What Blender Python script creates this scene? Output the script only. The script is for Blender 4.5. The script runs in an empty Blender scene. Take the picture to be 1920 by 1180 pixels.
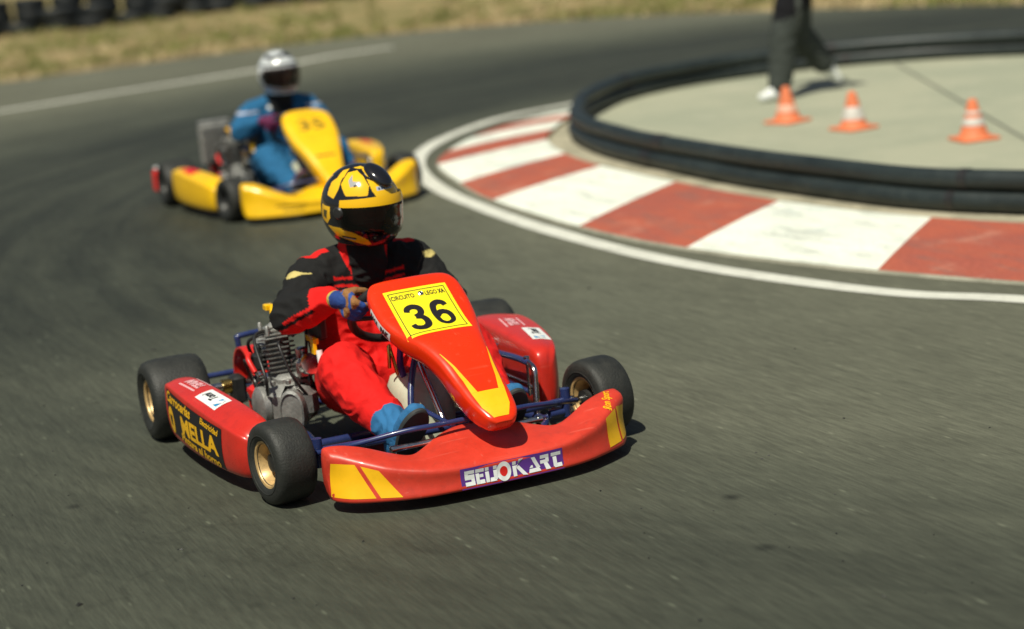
import bpy, bmesh, math, random
import numpy as np
from mathutils import Vector, Matrix, noise
from mathutils.bvhtree import BVHTree

random.seed(7)
R = math.radians
sc = bpy.context.scene
COL = sc.collection

# ---------------------------------------------------------------- camera
CAM_LOC = Vector((5.81235596, -2.21167142, 1.75608253))
CAM_FWD = Vector((-0.90083, 0.38360128, -0.2033602))
CAM_RIGHT = Vector((0.40802678, 0.90805968, -0.09456085))
CAM_UP = Vector((-0.14838954, 0.16815965, 0.974527))
cd = bpy.data.cameras.new('camera')
cam = bpy.data.objects.new('camera', cd)
COL.objects.link(cam)
m3 = Matrix((CAM_RIGHT, CAM_UP, -CAM_FWD)).transposed()
cam.matrix_world = Matrix.Translation(CAM_LOC) @ m3.to_4x4()
cd.sensor_width = 36.0
cd.lens = 3851.3 / 1920 * 36.0
cd.clip_start = 0.1
cd.clip_end = 2000
cd.dof.use_dof = True
cd.dof.focus_distance = 6.1
cd.dof.aperture_fstop = 1.6
sc.camera = cam

# ---------------------------------------------------------------- light
SUN_TO = Vector((0.346, -0.363, 0.864)).normalized()
w = bpy.data.worlds.new('World'); sc.world = w; w.use_nodes = True
nt = w.node_tree
bg = nt.nodes['Background']
sky = nt.nodes.new('ShaderNodeTexSky'); sky.sky_type = 'NISHITA'; sky.sun_disc = False
sky.sun_elevation = math.asin(SUN_TO.z)
sky.sun_rotation = math.atan2(SUN_TO.x, SUN_TO.y)
sky.air_density = 1.0; sky.dust_density = 2.0
nt.links.new(sky.outputs[0], bg.inputs[0]); bg.inputs[1].default_value = 0.05
sl = bpy.data.lights.new('sun', 'SUN'); sl.energy = 5.0; sl.angle = R(0.5); sl.color = (1.0, 0.965, 0.82)
so = bpy.data.objects.new('sun', sl); COL.objects.link(so)
so.rotation_euler = (-SUN_TO).to_track_quat('-Z', 'Y').to_euler()
sc.view_settings.view_transform = 'Standard'
sc.view_settings.look = 'None'
sc.view_settings.exposure = -0.08
sc.view_settings.gamma = 1.0
sc.cycles.max_bounces = 6
sc.cycles.transparent_max_bounces = 8
sc.cycles.use_denoising = True

# ---------------------------------------------------------------- materials
def lin(c):
    if isinstance(c, str):
        c = [int(c[i:i + 2], 16) / 255 for i in (0, 2, 4)]
        c = [x / 12.92 if x <= .04045 else ((x + .055) / 1.055) ** 2.4 for x in c]
    return (c[0], c[1], c[2], 1.0)

def mat(name, col, rough=.5, metal=0., coat=0., var=0., vscale=8., bump=0., bscale=60., attr=False, spec=.5, dirt=None, dirtamt=0., stretch=None, scratch=None):
    m = bpy.data.materials.new(name); m.use_nodes = True
    t = m.node_tree; N = t.nodes; L = t.links; p = N['Principled BSDF']
    p.inputs['Roughness'].default_value = rough; p.inputs['Metallic'].default_value = metal
    p.inputs['Coat Weight'].default_value = coat; p.inputs['Coat Roughness'].default_value = .08
    p.inputs['Specular IOR Level'].default_value = spec
    tc = N.new('ShaderNodeTexCoord')
    vec = tc.outputs['Object']
    if stretch:
        mp = N.new('ShaderNodeMapping'); mp.inputs['Scale'].default_value = stretch
        L.new(vec, mp.inputs[0]); vec = mp.outputs[0]
    if attr:
        a = N.new('ShaderNodeAttribute'); a.attribute_name = 'Col'; c = a.outputs['Color']
    else:
        rgb = N.new('ShaderNodeRGB'); rgb.outputs[0].default_value = lin(col); c = rgb.outputs[0]
    if var > 0:
        n = N.new('ShaderNodeTexNoise'); n.inputs['Scale'].default_value = vscale; n.inputs['Detail'].default_value = 6
        n.inputs['Roughness'].default_value = .65
        L.new(vec, n.inputs['Vector'])
        mr = N.new('ShaderNodeMapRange'); mr.inputs[1].default_value = .3; mr.inputs[2].default_value = .7
        mr.inputs[3].default_value = 1 - var; mr.inputs[4].default_value = 1 + var
        L.new(n.outputs[0], mr.inputs[0])
        mx = N.new('ShaderNodeVectorMath'); mx.operation = 'SCALE'
        L.new(c, mx.inputs[0]); L.new(mr.outputs[0], mx.inputs['Scale']); c = mx.outputs[0]
        rr = N.new('ShaderNodeMapRange'); rr.inputs[1].default_value = .3; rr.inputs[2].default_value = .7
        rr.inputs[3].default_value = max(.03, rough - .08); rr.inputs[4].default_value = min(1, rough + .1)
        L.new(n.outputs[0], rr.inputs[0]); L.new(rr.outputs[0], p.inputs['Roughness'])
    if dirt:
        n2 = N.new('ShaderNodeTexNoise'); n2.inputs['Scale'].default_value = vscale * 2.3; n2.inputs['Detail'].default_value = 9
        n2.inputs['Roughness'].default_value = .75
        L.new(vec, n2.inputs['Vector'])
        m2 = N.new('ShaderNodeMapRange'); m2.inputs[1].default_value = .52; m2.inputs[2].default_value = .72
        m2.inputs[3].default_value = 0; m2.inputs[4].default_value = dirtamt
        L.new(n2.outputs[0], m2.inputs[0])
        mm = N.new('ShaderNodeMix'); mm.data_type = 'RGBA'
        L.new(m2.outputs[0], mm.inputs[0]); L.new(c, mm.inputs[6]); mm.inputs[7].default_value = lin(dirt)
        c = mm.outputs[2]
    if scratch:
        for sc3, amt, hi in (((2.2, 80, 80), .28, .12), ((70, 3, 70), .22, .10)):
            mp_ = N.new('ShaderNodeMapping'); mp_.inputs['Scale'].default_value = sc3; mp_.inputs['Rotation'].default_value = (.2, .15, .25); L.new(tc.outputs['Object'], mp_.inputs[0])
            n3 = N.new('ShaderNodeTexNoise'); n3.inputs['Scale'].default_value = 1; n3.inputs['Detail'].default_value = 3; L.new(mp_.outputs[0], n3.inputs['Vector'])
            r3 = N.new('ShaderNodeMapRange'); r3.inputs[1].default_value = .66; r3.inputs[2].default_value = .66 + hi; r3.inputs[3].default_value = 0; r3.inputs[4].default_value = amt; L.new(n3.outputs[0], r3.inputs[0])
            x3 = N.new('ShaderNodeMix'); x3.data_type = 'RGBA'; L.new(r3.outputs[0], x3.inputs[0]); L.new(c, x3.inputs[6]); x3.inputs[7].default_value = lin(scratch); c = x3.outputs[2]
    L.new(c, p.inputs['Base Color'])
    if bump > 0:
        b = N.new('ShaderNodeTexNoise'); b.inputs['Scale'].default_value = bscale; b.inputs['Detail'].default_value = 5
        L.new(vec, b.inputs['Vector'])
        bn = N.new('ShaderNodeBump'); bn.inputs['Strength'].default_value = bump; bn.inputs['Distance'].default_value = .01
        L.new(b.outputs[0], bn.inputs['Height']); L.new(bn.outputs[0], p.inputs['Normal'])
    return m

M = {}
def red_faded(n, c1): return mat(n, c1, .46, coat=.12, var=.10, vscale=7, dirt='8a2f25', dirtamt=.35, bump=.04, bscale=40)
M['red_gloss'] = mat('red gloss plastic', (.82, .034, .003), .24, coat=.22, var=.04, vscale=5, dirt='7a1c14', dirtamt=.16, scratch='f0694a')
M['red_fade'] = mat('faded red plastic', (.62, .045, .022), .42, coat=.1, var=.12, vscale=9, dirt='93392c', dirtamt=.5, bump=.06, bscale=45, scratch='e08a78')
M['red_pod'] = mat('red side plastic', (.60, .028, .016), .33, coat=.25, var=.08, vscale=6, dirt='6e2018', dirtamt=.35, scratch='d8685a')
M['yel_body'] = mat('yellow plastic', (.95, .55, .008), .3, coat=.25, var=.05, vscale=6, dirt='a87a1c', dirtamt=.35, scratch='f2cf70')
M['yel_sticker'] = mat('yellow sticker', (.93, .50, .008), .35, var=.05, vscale=10, dirt='8d6a20', dirtamt=.15)
M['plate_yellow'] = mat('number plate yellow', (.93, .78, .015), .35, var=.03, vscale=12)
M['black_ink'] = mat('black ink', (.012, .010, .012), .45)
M['olive_ink'] = mat('faded dark ink', (.20, .13, .01), .5)
M['white_ink'] = mat('white vinyl', (.80, .82, .80), .4, var=.05, vscale=20, dirt='9a9a90', dirtamt=.2)
M['purple_ink'] = mat('purple vinyl', (.11, .035, .25), .4)
M['blue_ink'] = mat('blue vinyl', (.02, .28, .55), .4)
M['pink_ink'] = mat('faded pink vinyl', (.75, .40, .42), .5, var=.15, vscale=40)
M['red_ink'] = mat('red vinyl', (.7, .02, .015), .4)
M['rubber'] = mat('tyre rubber', (.020, .021, .018), .58, var=.3, vscale=14, bump=.2, bscale=160, dirt='3e3c34', dirtamt=.35)
M['gold'] = mat('gold painted wheel', (.60, .40, .17), .42, metal=.25, var=.12, vscale=16, dirt='4a3a20', dirtamt=.5)
M['steel'] = mat('bright steel', (.62, .62, .60), .22, metal=1., var=.1, vscale=20)
M['alu'] = mat('cast aluminium', (.36, .36, .34), .5, metal=.65, var=.2, vscale=18, bump=.15, bscale=90, dirt='2c2a26', dirtamt=.6)
M['alu_dark'] = mat('sooty aluminium', (.15, .15, .14), .55, metal=.6, var=.3, vscale=22, bump=.15, bscale=90, dirt='1c1a18', dirtamt=.7)
M['darkmetal'] = mat('dark metal', (.06, .06, .058), .45, metal=.7, var=.25, vscale=20)
M['blue_tube'] = mat('blue painted tube', (.022, .036, .125), .28, coat=.4, var=.15, vscale=20, dirt='2a2a30', dirtamt=.3)
M['purple_alu'] = mat('purple anodised metal', (.10, .05, .26), .3, metal=.6)
M['black_plastic'] = mat('black plastic', (.02, .02, .02), .42, var=.15, vscale=15)
M['seat'] = mat('seat fibreglass', (.018, .018, .018), .5, var=.2, vscale=10)
M['tank'] = mat('milky tank plastic', (.55, .56, .43), .4, var=.12, vscale=9, dirt='6a6648', dirtamt=.35)
M['brass'] = mat('brass', (.7, .45, .12), .25, metal=1.)
M['tray'] = mat('floor tray', (.05, .05, .055), .5, metal=.4, var=.3, vscale=12)
M['chain_red'] = mat('red chain guard', (.62, .02, .012), .35, coat=.2, var=.08)
M['suit'] = mat('suit fabric', None, .85, attr=True, var=.10, vscale=26, bump=.55, bscale=26, spec=.25)
M['cloth'] = mat('worn cloth', None, .9, attr=True, var=.15, vscale=18, bump=.35, bscale=30, spec=.2)
M['glove'] = mat('glove leather', None, .75, attr=True, var=.15, vscale=60, bump=.3, bscale=120, spec=.3)
M['shoe'] = mat('shoe fabric', None, .8, attr=True, var=.12, vscale=60, bump=.2, bscale=150, spec=.3)
M['helmet'] = mat('helmet paint', None, .12, attr=True, coat=.6)
M['strip'] = mat('visor sun strip', (.90, .50, .005), .25, coat=.3)
M['rubber_tube'] = mat('black rubber tube', (.018, .026, .026), .48, var=.3, vscale=5, bump=.12, bscale=22, dirt='4a4d46', dirtamt=.3)
M['cone'] = mat('orange cone plastic', (.72, .19, .075), .6, var=.12, vscale=14, dirt='b08a70', dirtamt=.55)
M['sleeve'] = mat('reflective sleeve', (.58, .55, .50), .5, var=.2, vscale=25, dirt='a5806a', dirtamt=.6)
M['sleeve_worn'] = mat('worn reflective sleeve', (.74, .42, .30), .5, var=.15, vscale=25, dirt='c9b8a8', dirtamt=.6)

def visor_mat():
    m = bpy.data.materials.new('tinted visor'); m.use_nodes = True
    t = m.node_tree; t.nodes.clear(); L = t.links
    o = t.nodes.new('ShaderNodeOutputMaterial')
    tr = t.nodes.new('ShaderNodeBsdfTransparent'); tr.inputs[0].default_value = (.30, .24, .22, 1)
    gl = t.nodes.new('ShaderNodeBsdfGlossy'); gl.inputs['Roughness'].default_value = .05
    fr = t.nodes.new('ShaderNodeFresnel'); fr.inputs[0].default_value = 1.5
    mx = t.nodes.new('ShaderNodeMixShader')
    L.new(fr.outputs[0], mx.inputs[0]); L.new(tr.outputs[0], mx.inputs[1]); L.new(gl.outputs[0], mx.inputs[2]); L.new(mx.outputs[0], o.inputs[0])
    return m
M['visor'] = visor_mat()

# ---------------------------------------------------------------- mesh helpers
class MB:
    def __init__(s): s.v = []; s.f = []; s.m = []
    def add(s, vs, fs, mi=0):
        o = len(s.v); s.v += [tuple(p) for p in vs]
        s.f += [tuple(i + o for i in f) for f in fs]; s.m += [mi] * len(fs)
    def loft(s, rings, mi=0, cap=True, closed=True):
        n = len(rings[0]); vs = [p for r in rings for p in r]; fs = []
        for i in range(len(rings) - 1):
            for j in range(n if closed else n - 1):
                a = i * n + j; b = i * n + (j + 1) % n
                fs.append((a, b, b + n, a + n))
        if cap and closed:
            fs.append(tuple(range(n - 1, -1, -1))); fs.append(tuple((len(rings) - 1) * n + j for j in range(n)))
        s.add(vs, fs, mi)
    def tube(s, pts, r, n=12, mi=0, cap=True, smooth=0, closed=False):
        P = [Vector(p) for p in pts]
        if smooth: P = catmull(P, smooth, closed)
        k = len(P); rings = []; up = None
        for i in range(k):
            if closed: t = (P[(i + 1) % k] - P[i - 1]).normalized()
            else: t = (P[min(i + 1, k - 1)] - P[max(i - 1, 0)]).normalized()
            if up is None:
                up = Vector((0, 0, 1)) if abs(t.z) < .9 else Vector((1, 0, 0))
            a = t.cross(up).normalized(); up = a.cross(t).normalized()
            rr = r(i / (k - 1)) if callable(r) else r
            rings.append([P[i] + a * rr * math.cos(2 * math.pi * j / n) + up * rr * math.sin(2 * math.pi * j / n) for j in range(n)])
        if closed: rings.append(rings[0]); s.loft(rings, mi, cap=False)
        else: s.loft(rings, mi, cap)
    def box(s, c, size, mi=0, rot=None, ch=.12, taper=1.):
        c = Vector(c); hx, hy, hz = [q / 2 for q in size]; b = min(size) * ch
        def ring(z, k, t=1.):
            pts = []
            for sx, sy in ((1, 1), (-1, 1), (-1, -1), (1, -1)):
                q = [(hx - k, hy - k - b), (hx - k - b, hy - k)]
                if sx * sy < 0: q = q[::-1]
                for a in q: pts.append(Vector((sx * a[0] * t, sy * a[1] * t, z)))
            return pts
        rings = [ring(-hz, b), ring(-hz + b, 0), ring(hz - b, 0, taper), ring(hz, b, taper)]
        if rot is not None: rings = [[rot @ p for p in r] for r in rings]
        s.loft([[c + p for p in r] for r in rings], mi)
    def lathe(s, prof, o, axis, n=32, mi=0, closed=False):
        o = Vector(o); ax = Vector(axis).normalized()
        u = ax.orthogonal().normalized(); v = ax.cross(u)
        rings = [[o + ax * h + (u * math.cos(2 * math.pi * j / n) + v * math.sin(2 * math.pi * j / n)) * max(r, 1e-5) for j in range(n)] for (r, h) in prof]
        if closed: rings.append(rings[0])
        s.loft(rings, mi, cap=not closed)
    def ell(s, c, rad, mi=0, n=16, k=10, rot=None):
        c = Vector(c); rings = []
        for i in range(1, k):
            t = math.pi * i / k; ring = []
            for j in range(n):
                p = Vector((rad[0] * math.sin(t) * math.cos(2 * math.pi * j / n), rad[1] * math.sin(t) * math.sin(2 * math.pi * j / n), -rad[2] * math.cos(t)))
                ring.append(c + (rot @ p if rot is not None else p))
            rings.append(ring)
        s.loft(rings, mi)
    def build(s, name, mats, parent=None, smooth=40, subsurf=0):
        me = bpy.data.meshes.new(name); me.from_pydata(s.v, [], s.f); me.validate()
        if not isinstance(mats, (list, tuple)): mats = [mats]
        for m_ in mats: me.materials.append(m_)
        if len(mats) > 1 and len(me.polygons) == len(s.m): me.polygons.foreach_set('material_index', s.m)
        bm = bmesh.new(); bm.from_mesh(me); bmesh.ops.recalc_face_normals(bm, faces=bm.faces); bm.to_mesh(me); bm.free()
        if smooth:
            me.shade_smooth(); me.set_sharp_from_angle(angle=R(smooth))
        o = bpy.data.objects.new(name, me); COL.objects.link(o)
        if parent: o.parent = parent
        if subsurf:
            q = o.modifiers.new('smooth', 'SUBSURF'); q.levels = subsurf; q.render_levels = subsurf
        return o

def catmull(P, n, closed=False):
    P = [Vector(p) for p in P]; k = len(P); out = []
    for i in range(k if closed else k - 1):
        if closed: a, b, c, d = P[i - 1], P[i], P[(i + 1) % k], P[(i + 2) % k]
        else: a, b, c, d = P[max(i - 1, 0)], P[i], P[i + 1], P[min(i + 2, k - 1)]
        for j in range(n):
            t = j / n
            out.append(.5 * ((2 * b) + (c - a) * t + (2 * a - 5 * b + 4 * c - d) * t * t + (3 * b - a - 3 * c + d) * t ** 3))
    if not closed: out.append(P[-1])
    return out

def tag(o, label=None, cat=None, group=None, kind=None):
    if label: o['label'] = label
    if cat: o['category'] = cat
    if group: o['group'] = group
    if kind: o['kind'] = kind
    return o
def empty(name, loc, rz=0):
    o = bpy.data.objects.new(name, None); COL.objects.link(o); o.location = loc; o.rotation_euler = (0, 0, rz)
    o.empty_display_size = .1
    return o

def evmesh(o):
    bpy.context.view_layer.update()
    dg = bpy.context.evaluated_depsgraph_get()
    return bpy.data.meshes.new_from_object(o.evaluated_get(dg), depsgraph=dg)
def bake(o):
    me = evmesh(o); old = o.data; o.modifiers.clear(); o.data = me; bpy.data.meshes.remove(old); return o
def bvh(o):
    me = o.data
    return BVHTree.FromPolygons([v.co.copy() for v in me.vertices], [tuple(p.vertices) for p in me.polygons])

def text2d(s, size, bold=0., shear=0., width=None, cuts=1):
    cu = bpy.data.curves.new('text', 'FONT'); cu.body = s; cu.size = size; cu.align_x = 'CENTER'; cu.align_y = 'CENTER'
    cu.offset = bold; cu.shear = shear; cu.resolution_u = 5; cu.fill_mode = 'FRONT'
    ob = bpy.data.objects.new('text', cu); COL.objects.link(ob)
    me = evmesh(ob); bpy.data.objects.remove(ob); bpy.data.curves.remove(cu)
    bm = bmesh.new(); bm.from_mesh(me); bpy.data.meshes.remove(me)
    bmesh.ops.triangulate(bm, faces=bm.faces)
    if cuts: bmesh.ops.subdivide_edges(bm, edges=[e for e in bm.edges if e.calc_length() > size * .25], cuts=cuts); bmesh.ops.triangulate(bm, faces=bm.faces)
    bm.verts.index_update()
    vs = [(v.co.x, v.co.y) for v in bm.verts]; fs = [tuple(v.index for v in f.verts) for f in bm.faces]; bm.free()
    xs = [a[0] for a in vs]; ys = [a[1] for a in vs]
    cx, cy = (min(xs) + max(xs)) / 2, (min(ys) + max(ys)) / 2
    k = 1. if width is None else width / (max(xs) - min(xs))
    return [((x - cx) * k, y - cy) for x, y in vs], fs
def quad2d(c, n=8, m=4):
    (a, b, d, e) = c; vs = []; fs = []
    for j in range(m + 1):
        for i in range(n + 1):
            s, t = i / n, j / m
            vs.append(tuple((a[k] * (1 - s) + b[k] * s) * (1 - t) + (e[k] * (1 - s) + d[k] * s) * t for k in (0, 1)))
    for j in range(m):
        for i in range(n):
            q = j * (n + 1) + i; fs.append((q, q + 1, q + n + 2, q + n + 1))
    return vs, fs
def rect2d(w_, h, cx=0, cy=0, n=8, m=4):
    return quad2d(((cx - w_ / 2, cy - h / 2), (cx + w_ / 2, cy - h / 2), (cx + w_ / 2, cy + h / 2), (cx - w_ / 2, cy + h / 2)), n, m)
def stroke2d(pts, wd, n=10):
    P = catmull([(x, y, 0) for x, y in pts], n); vs = []; fs = []
    for i in range(len(P)):
        t = (P[min(i + 1, len(P) - 1)] - P[max(i - 1, 0)]).normalized(); h = wd(i / (len(P) - 1)) / 2 if callable(wd) else wd / 2
        vs += [(P[i].x - t.y * h, P[i].y + t.x * h), (P[i].x + t.y * h, P[i].y - t.x * h)]
    for i in range(len(P) - 1): fs.append((2 * i, 2 * i + 1, 2 * i + 3, 2 * i + 2))
    return vs, fs
def disc2d(cx, cy, rx, ry, n=24):
    vs = [(cx, cy)] + [(cx + rx * math.cos(2 * math.pi * i / n), cy + ry * math.sin(2 * math.pi * i / n)) for i in range(n)]
    return vs, [(0, 1 + i, 1 + (i + 1) % n) for i in range(n)]
def off(s, dx, dy, rot=0):
    c, d = math.cos(rot), math.sin(rot)
    return [(x * c - y * d + dx, x * d + y * c + dy) for x, y in s[0]], s[1]
def decal(name, parent, tree, o, U, V, layers, mats, D=None):
    """layers: (material index, (verts2d, faces), lift). Each vertex is laid on the surface below it."""
    o = Vector(o); U = Vector(U).normalized(); V = Vector(V).normalized()
    D = Vector(D).normalized() if D is not None else -U.cross(V)
    b = MB()
    for mi, (vs, fs), lift in layers:
        out = []; last = Vector((0, 0, 0))
        for x, y in vs:
            p = o + U * x + V * y
            h = tree.ray_cast(p - D * .35, D)
            if h[0] is None: h = tree.find_nearest(p)
            nrm = h[1] if h[1].dot(D) < 0 else -h[1]
            out.append(h[0] + nrm * (.0012 + lift))
        b.add(out, fs, mi)
    me = bpy.data.meshes.new(name); me.from_pydata(b.v, [], b.f)
    for q in mats: me.materials.append(q)
    me.polygons.foreach_set('material_index', b.m); me.shade_smooth()
    ob = bpy.data.objects.new(name, me); COL.objects.link(ob); ob.parent = parent
    return ob

def setcol(me, cols):
    a = me.color_attributes.new('Col', 'FLOAT_COLOR', 'POINT')
    a.data.foreach_set('color', np.c_[cols, np.ones(len(cols))].astype(np.float32).ravel())
def coords(me):
    a = np.empty(len(me.vertices) * 3, np.float32); me.vertices.foreach_get('co', a); return a.reshape(-1, 3)

#== SETTING ==
# ---------------------------------------------------------------- ground materials
def asphalt_mat():
    m = bpy.data.materials.new('asphalt'); m.use_nodes = True
    t = m.node_tree; N = t.nodes; L = t.links; p = N['Principled BSDF']
    geo = N.new('ShaderNodeNewGeometry'); pos = geo.outputs['Position']
    def noi(scale, det, vec, rough=.6):
        n = N.new('ShaderNodeTexNoise'); n.inputs['Scale'].default_value = scale; n.inputs['Detail'].default_value = det
        n.inputs['Roughness'].default_value = rough; L.new(vec, n.inputs['Vector']); return n.outputs[0]
    def mr(x, a, b, c, d, clamp=True):
        q = N.new('ShaderNodeMapRange'); q.clamp = clamp
        for i, v in enumerate((a, b, c, d)): q.inputs[i + 1].default_value = v
        L.new(x, q.inputs[0]); return q.outputs[0]
    def mth(op, a, b=None):
        q = N.new('ShaderNodeMath'); q.operation = op
        for i, v in enumerate((a, b)):
            if v is None: continue
            if isinstance(v, (int, float)): q.inputs[i].default_value = v
            else: L.new(v, q.inputs[i])
        return q.outputs[0]
    # polar coordinates round the corner: rubber is laid along the driving line
    sub = N.new('ShaderNodeVectorMath'); sub.operation = 'SUBTRACT'; sub.inputs[1].default_value = (-3.6, 7.5, 0); L.new(pos, sub.inputs[0])
    ln = N.new('ShaderNodeVectorMath'); ln.operation = 'LENGTH'; L.new(sub.outputs[0], ln.inputs[0]); rad = ln.outputs['Value']
    sep = N.new('ShaderNodeSeparateXYZ'); L.new(sub.outputs[0], sep.inputs[0])
    ang = mth('ARCTAN2', sep.outputs[1], sep.outputs[0])
    cmb = N.new('ShaderNodeCombineXYZ'); L.new(mth('MULTIPLY', rad, 3.2), cmb.inputs[0]); L.new(mth('MULTIPLY', ang, 2.4), cmb.inputs[1])
    lanes = noi(1.4, 5, cmb.outputs[0], .62)
    cmb2 = N.new('ShaderNodeCombineXYZ'); L.new(mth('MULTIPLY', rad, 26), cmb2.inputs[0]); L.new(mth('MULTIPLY', ang, 12), cmb2.inputs[1])
    scr0 = noi(1.0, 4, cmb2.outputs[0])
    # scuffs along the straight exit
    mp = N.new('ShaderNodeMapping'); mp.inputs['Scale'].default_value = (3.2, 50, 1); L.new(pos, mp.inputs[0])
    scr = noi(1.0, 5, mp.outputs[0], .65)
    mp2 = N.new('ShaderNodeMapping'); mp2.inputs['Scale'].default_value = (11, 150, 1); L.new(pos, mp2.inputs[0])
    scr2 = noi(1.0, 3, mp2.outputs[0], .6)
    grain = noi(230, 4, pos, .75)
    patch = noi(.55, 5, pos, .6); patch2 = noi(3.0, 5, pos, .6)
    # dark rubbered racing line
    band = mth('MULTIPLY', mr(rad, 5.5, 7.0, 0, 1), mr(rad, 9.6, 12.2, 1, 0))
    lanec = mr(lanes, .3, .62, .74, 1)
    # fades out where the karts run wide at the exit
    q = N.new('ShaderNodeSeparateXYZ'); L.new(pos, q.inputs[0])
    ex = mr(q.outputs[0], -3.4, -.6, 1, .14)
    rub = mth('MULTIPLY', mth('MULTIPLY', band, lanec), ex)
    rub = mth('MAXIMUM', rub, mth('MULTIPLY', mth('MULTIPLY', mr(rad, 7.3, 8.7, 0, .78), mr(rad, 10.5, 13, 1, 0)), lanec))
    v = mth('MULTIPLY', mr(patch, .3, .7, .86, 1.12), mr(patch2, .3, .7, .93, 1.07))
    v = mth('MULTIPLY', v, mr(scr, .3, .7, .76, 1.22))
    v = mth('MULTIPLY', v, mr(scr2, .3, .72, .80, 1.20))
    v = mth('MULTIPLY', v, mr(scr0, .3, .7, .93, 1.06))
    v = mth('MULTIPLY', v, mr(grain, .3, .7, .74, 1.26))
    v = mth('MULTIPLY', v, mr(rub, 0, 1, 1.0, .23))
    # pale stones worn bare and dark oil spots
    vo = N.new('ShaderNodeTexVoronoi'); vo.inputs['Scale'].default_value = 2.2; L.new(pos, vo.inputs['Vector'])
    v = mth('MULTIPLY', v, mr(vo.outputs['Distance'], .02, .085, .45, 1))
    mp3 = N.new('ShaderNodeMapping'); mp3.inputs['Scale'].default_value = (14, 60, 1); L.new(pos, mp3.inputs[0])
    vo2 = N.new('ShaderNodeTexVoronoi'); vo2.inputs['Scale'].default_value = .30; L.new(mp3.outputs[0], vo2.inputs['Vector'])
    v = mth('ADD', v, mr(vo2.outputs['Distance'], .02, .12, .60, 0))
    # hairline cracks and old patch seams
    wv = N.new('ShaderNodeVectorMath'); wv.operation = 'ADD'
    wn = N.new('ShaderNodeTexNoise'); wn.inputs['Scale'].default_value = 3.0; wn.inputs['Detail'].default_value = 6; L.new(pos, wn.inputs['Vector'])
    L.new(pos, wv.inputs[0]); L.new(wn.outputs['Color'], wv.inputs[1])
    vc = N.new('ShaderNodeTexVoronoi'); vc.feature = 'DISTANCE_TO_EDGE'; vc.inputs['Scale'].default_value = .42; L.new(wv.outputs[0], vc.inputs['Vector'])
    crk = mth('MULTIPLY', mr(vc.outputs['Distance'], .002, .012, 1, 0), mr(patch, .46, .6, 0, 1))
    v = mth('MULTIPLY', v, mr(crk, 0, 1, 1, .86))
    cr = N.new('ShaderNodeMix'); cr.data_type = 'RGBA'
    L.new(rub, cr.inputs[0]); cr.inputs[6].default_value = (.122, .124, .088, 1); cr.inputs[7].default_value = (.118, .132, .094, 1)
    sc_ = N.new('ShaderNodeVectorMath'); sc_.operation = 'SCALE'; L.new(cr.outputs[2], sc_.inputs[0]); L.new(v, sc_.inputs['Scale'])
    L.new(sc_.outputs[0], p.inputs['Base Color'])
    L.new(mr(rub, 0, 1, .88, .62), p.inputs['Roughness'])
    p.inputs['Specular IOR Level'].default_value = .3
    bn = N.new('ShaderNodeBump'); bn.inputs['Strength'].default_value = .35; bn.inputs['Distance'].default_value = .004
    L.new(grain, bn.inputs['Height']); L.new(bn.outputs[0], p.inputs['Normal'])
    return m

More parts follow.
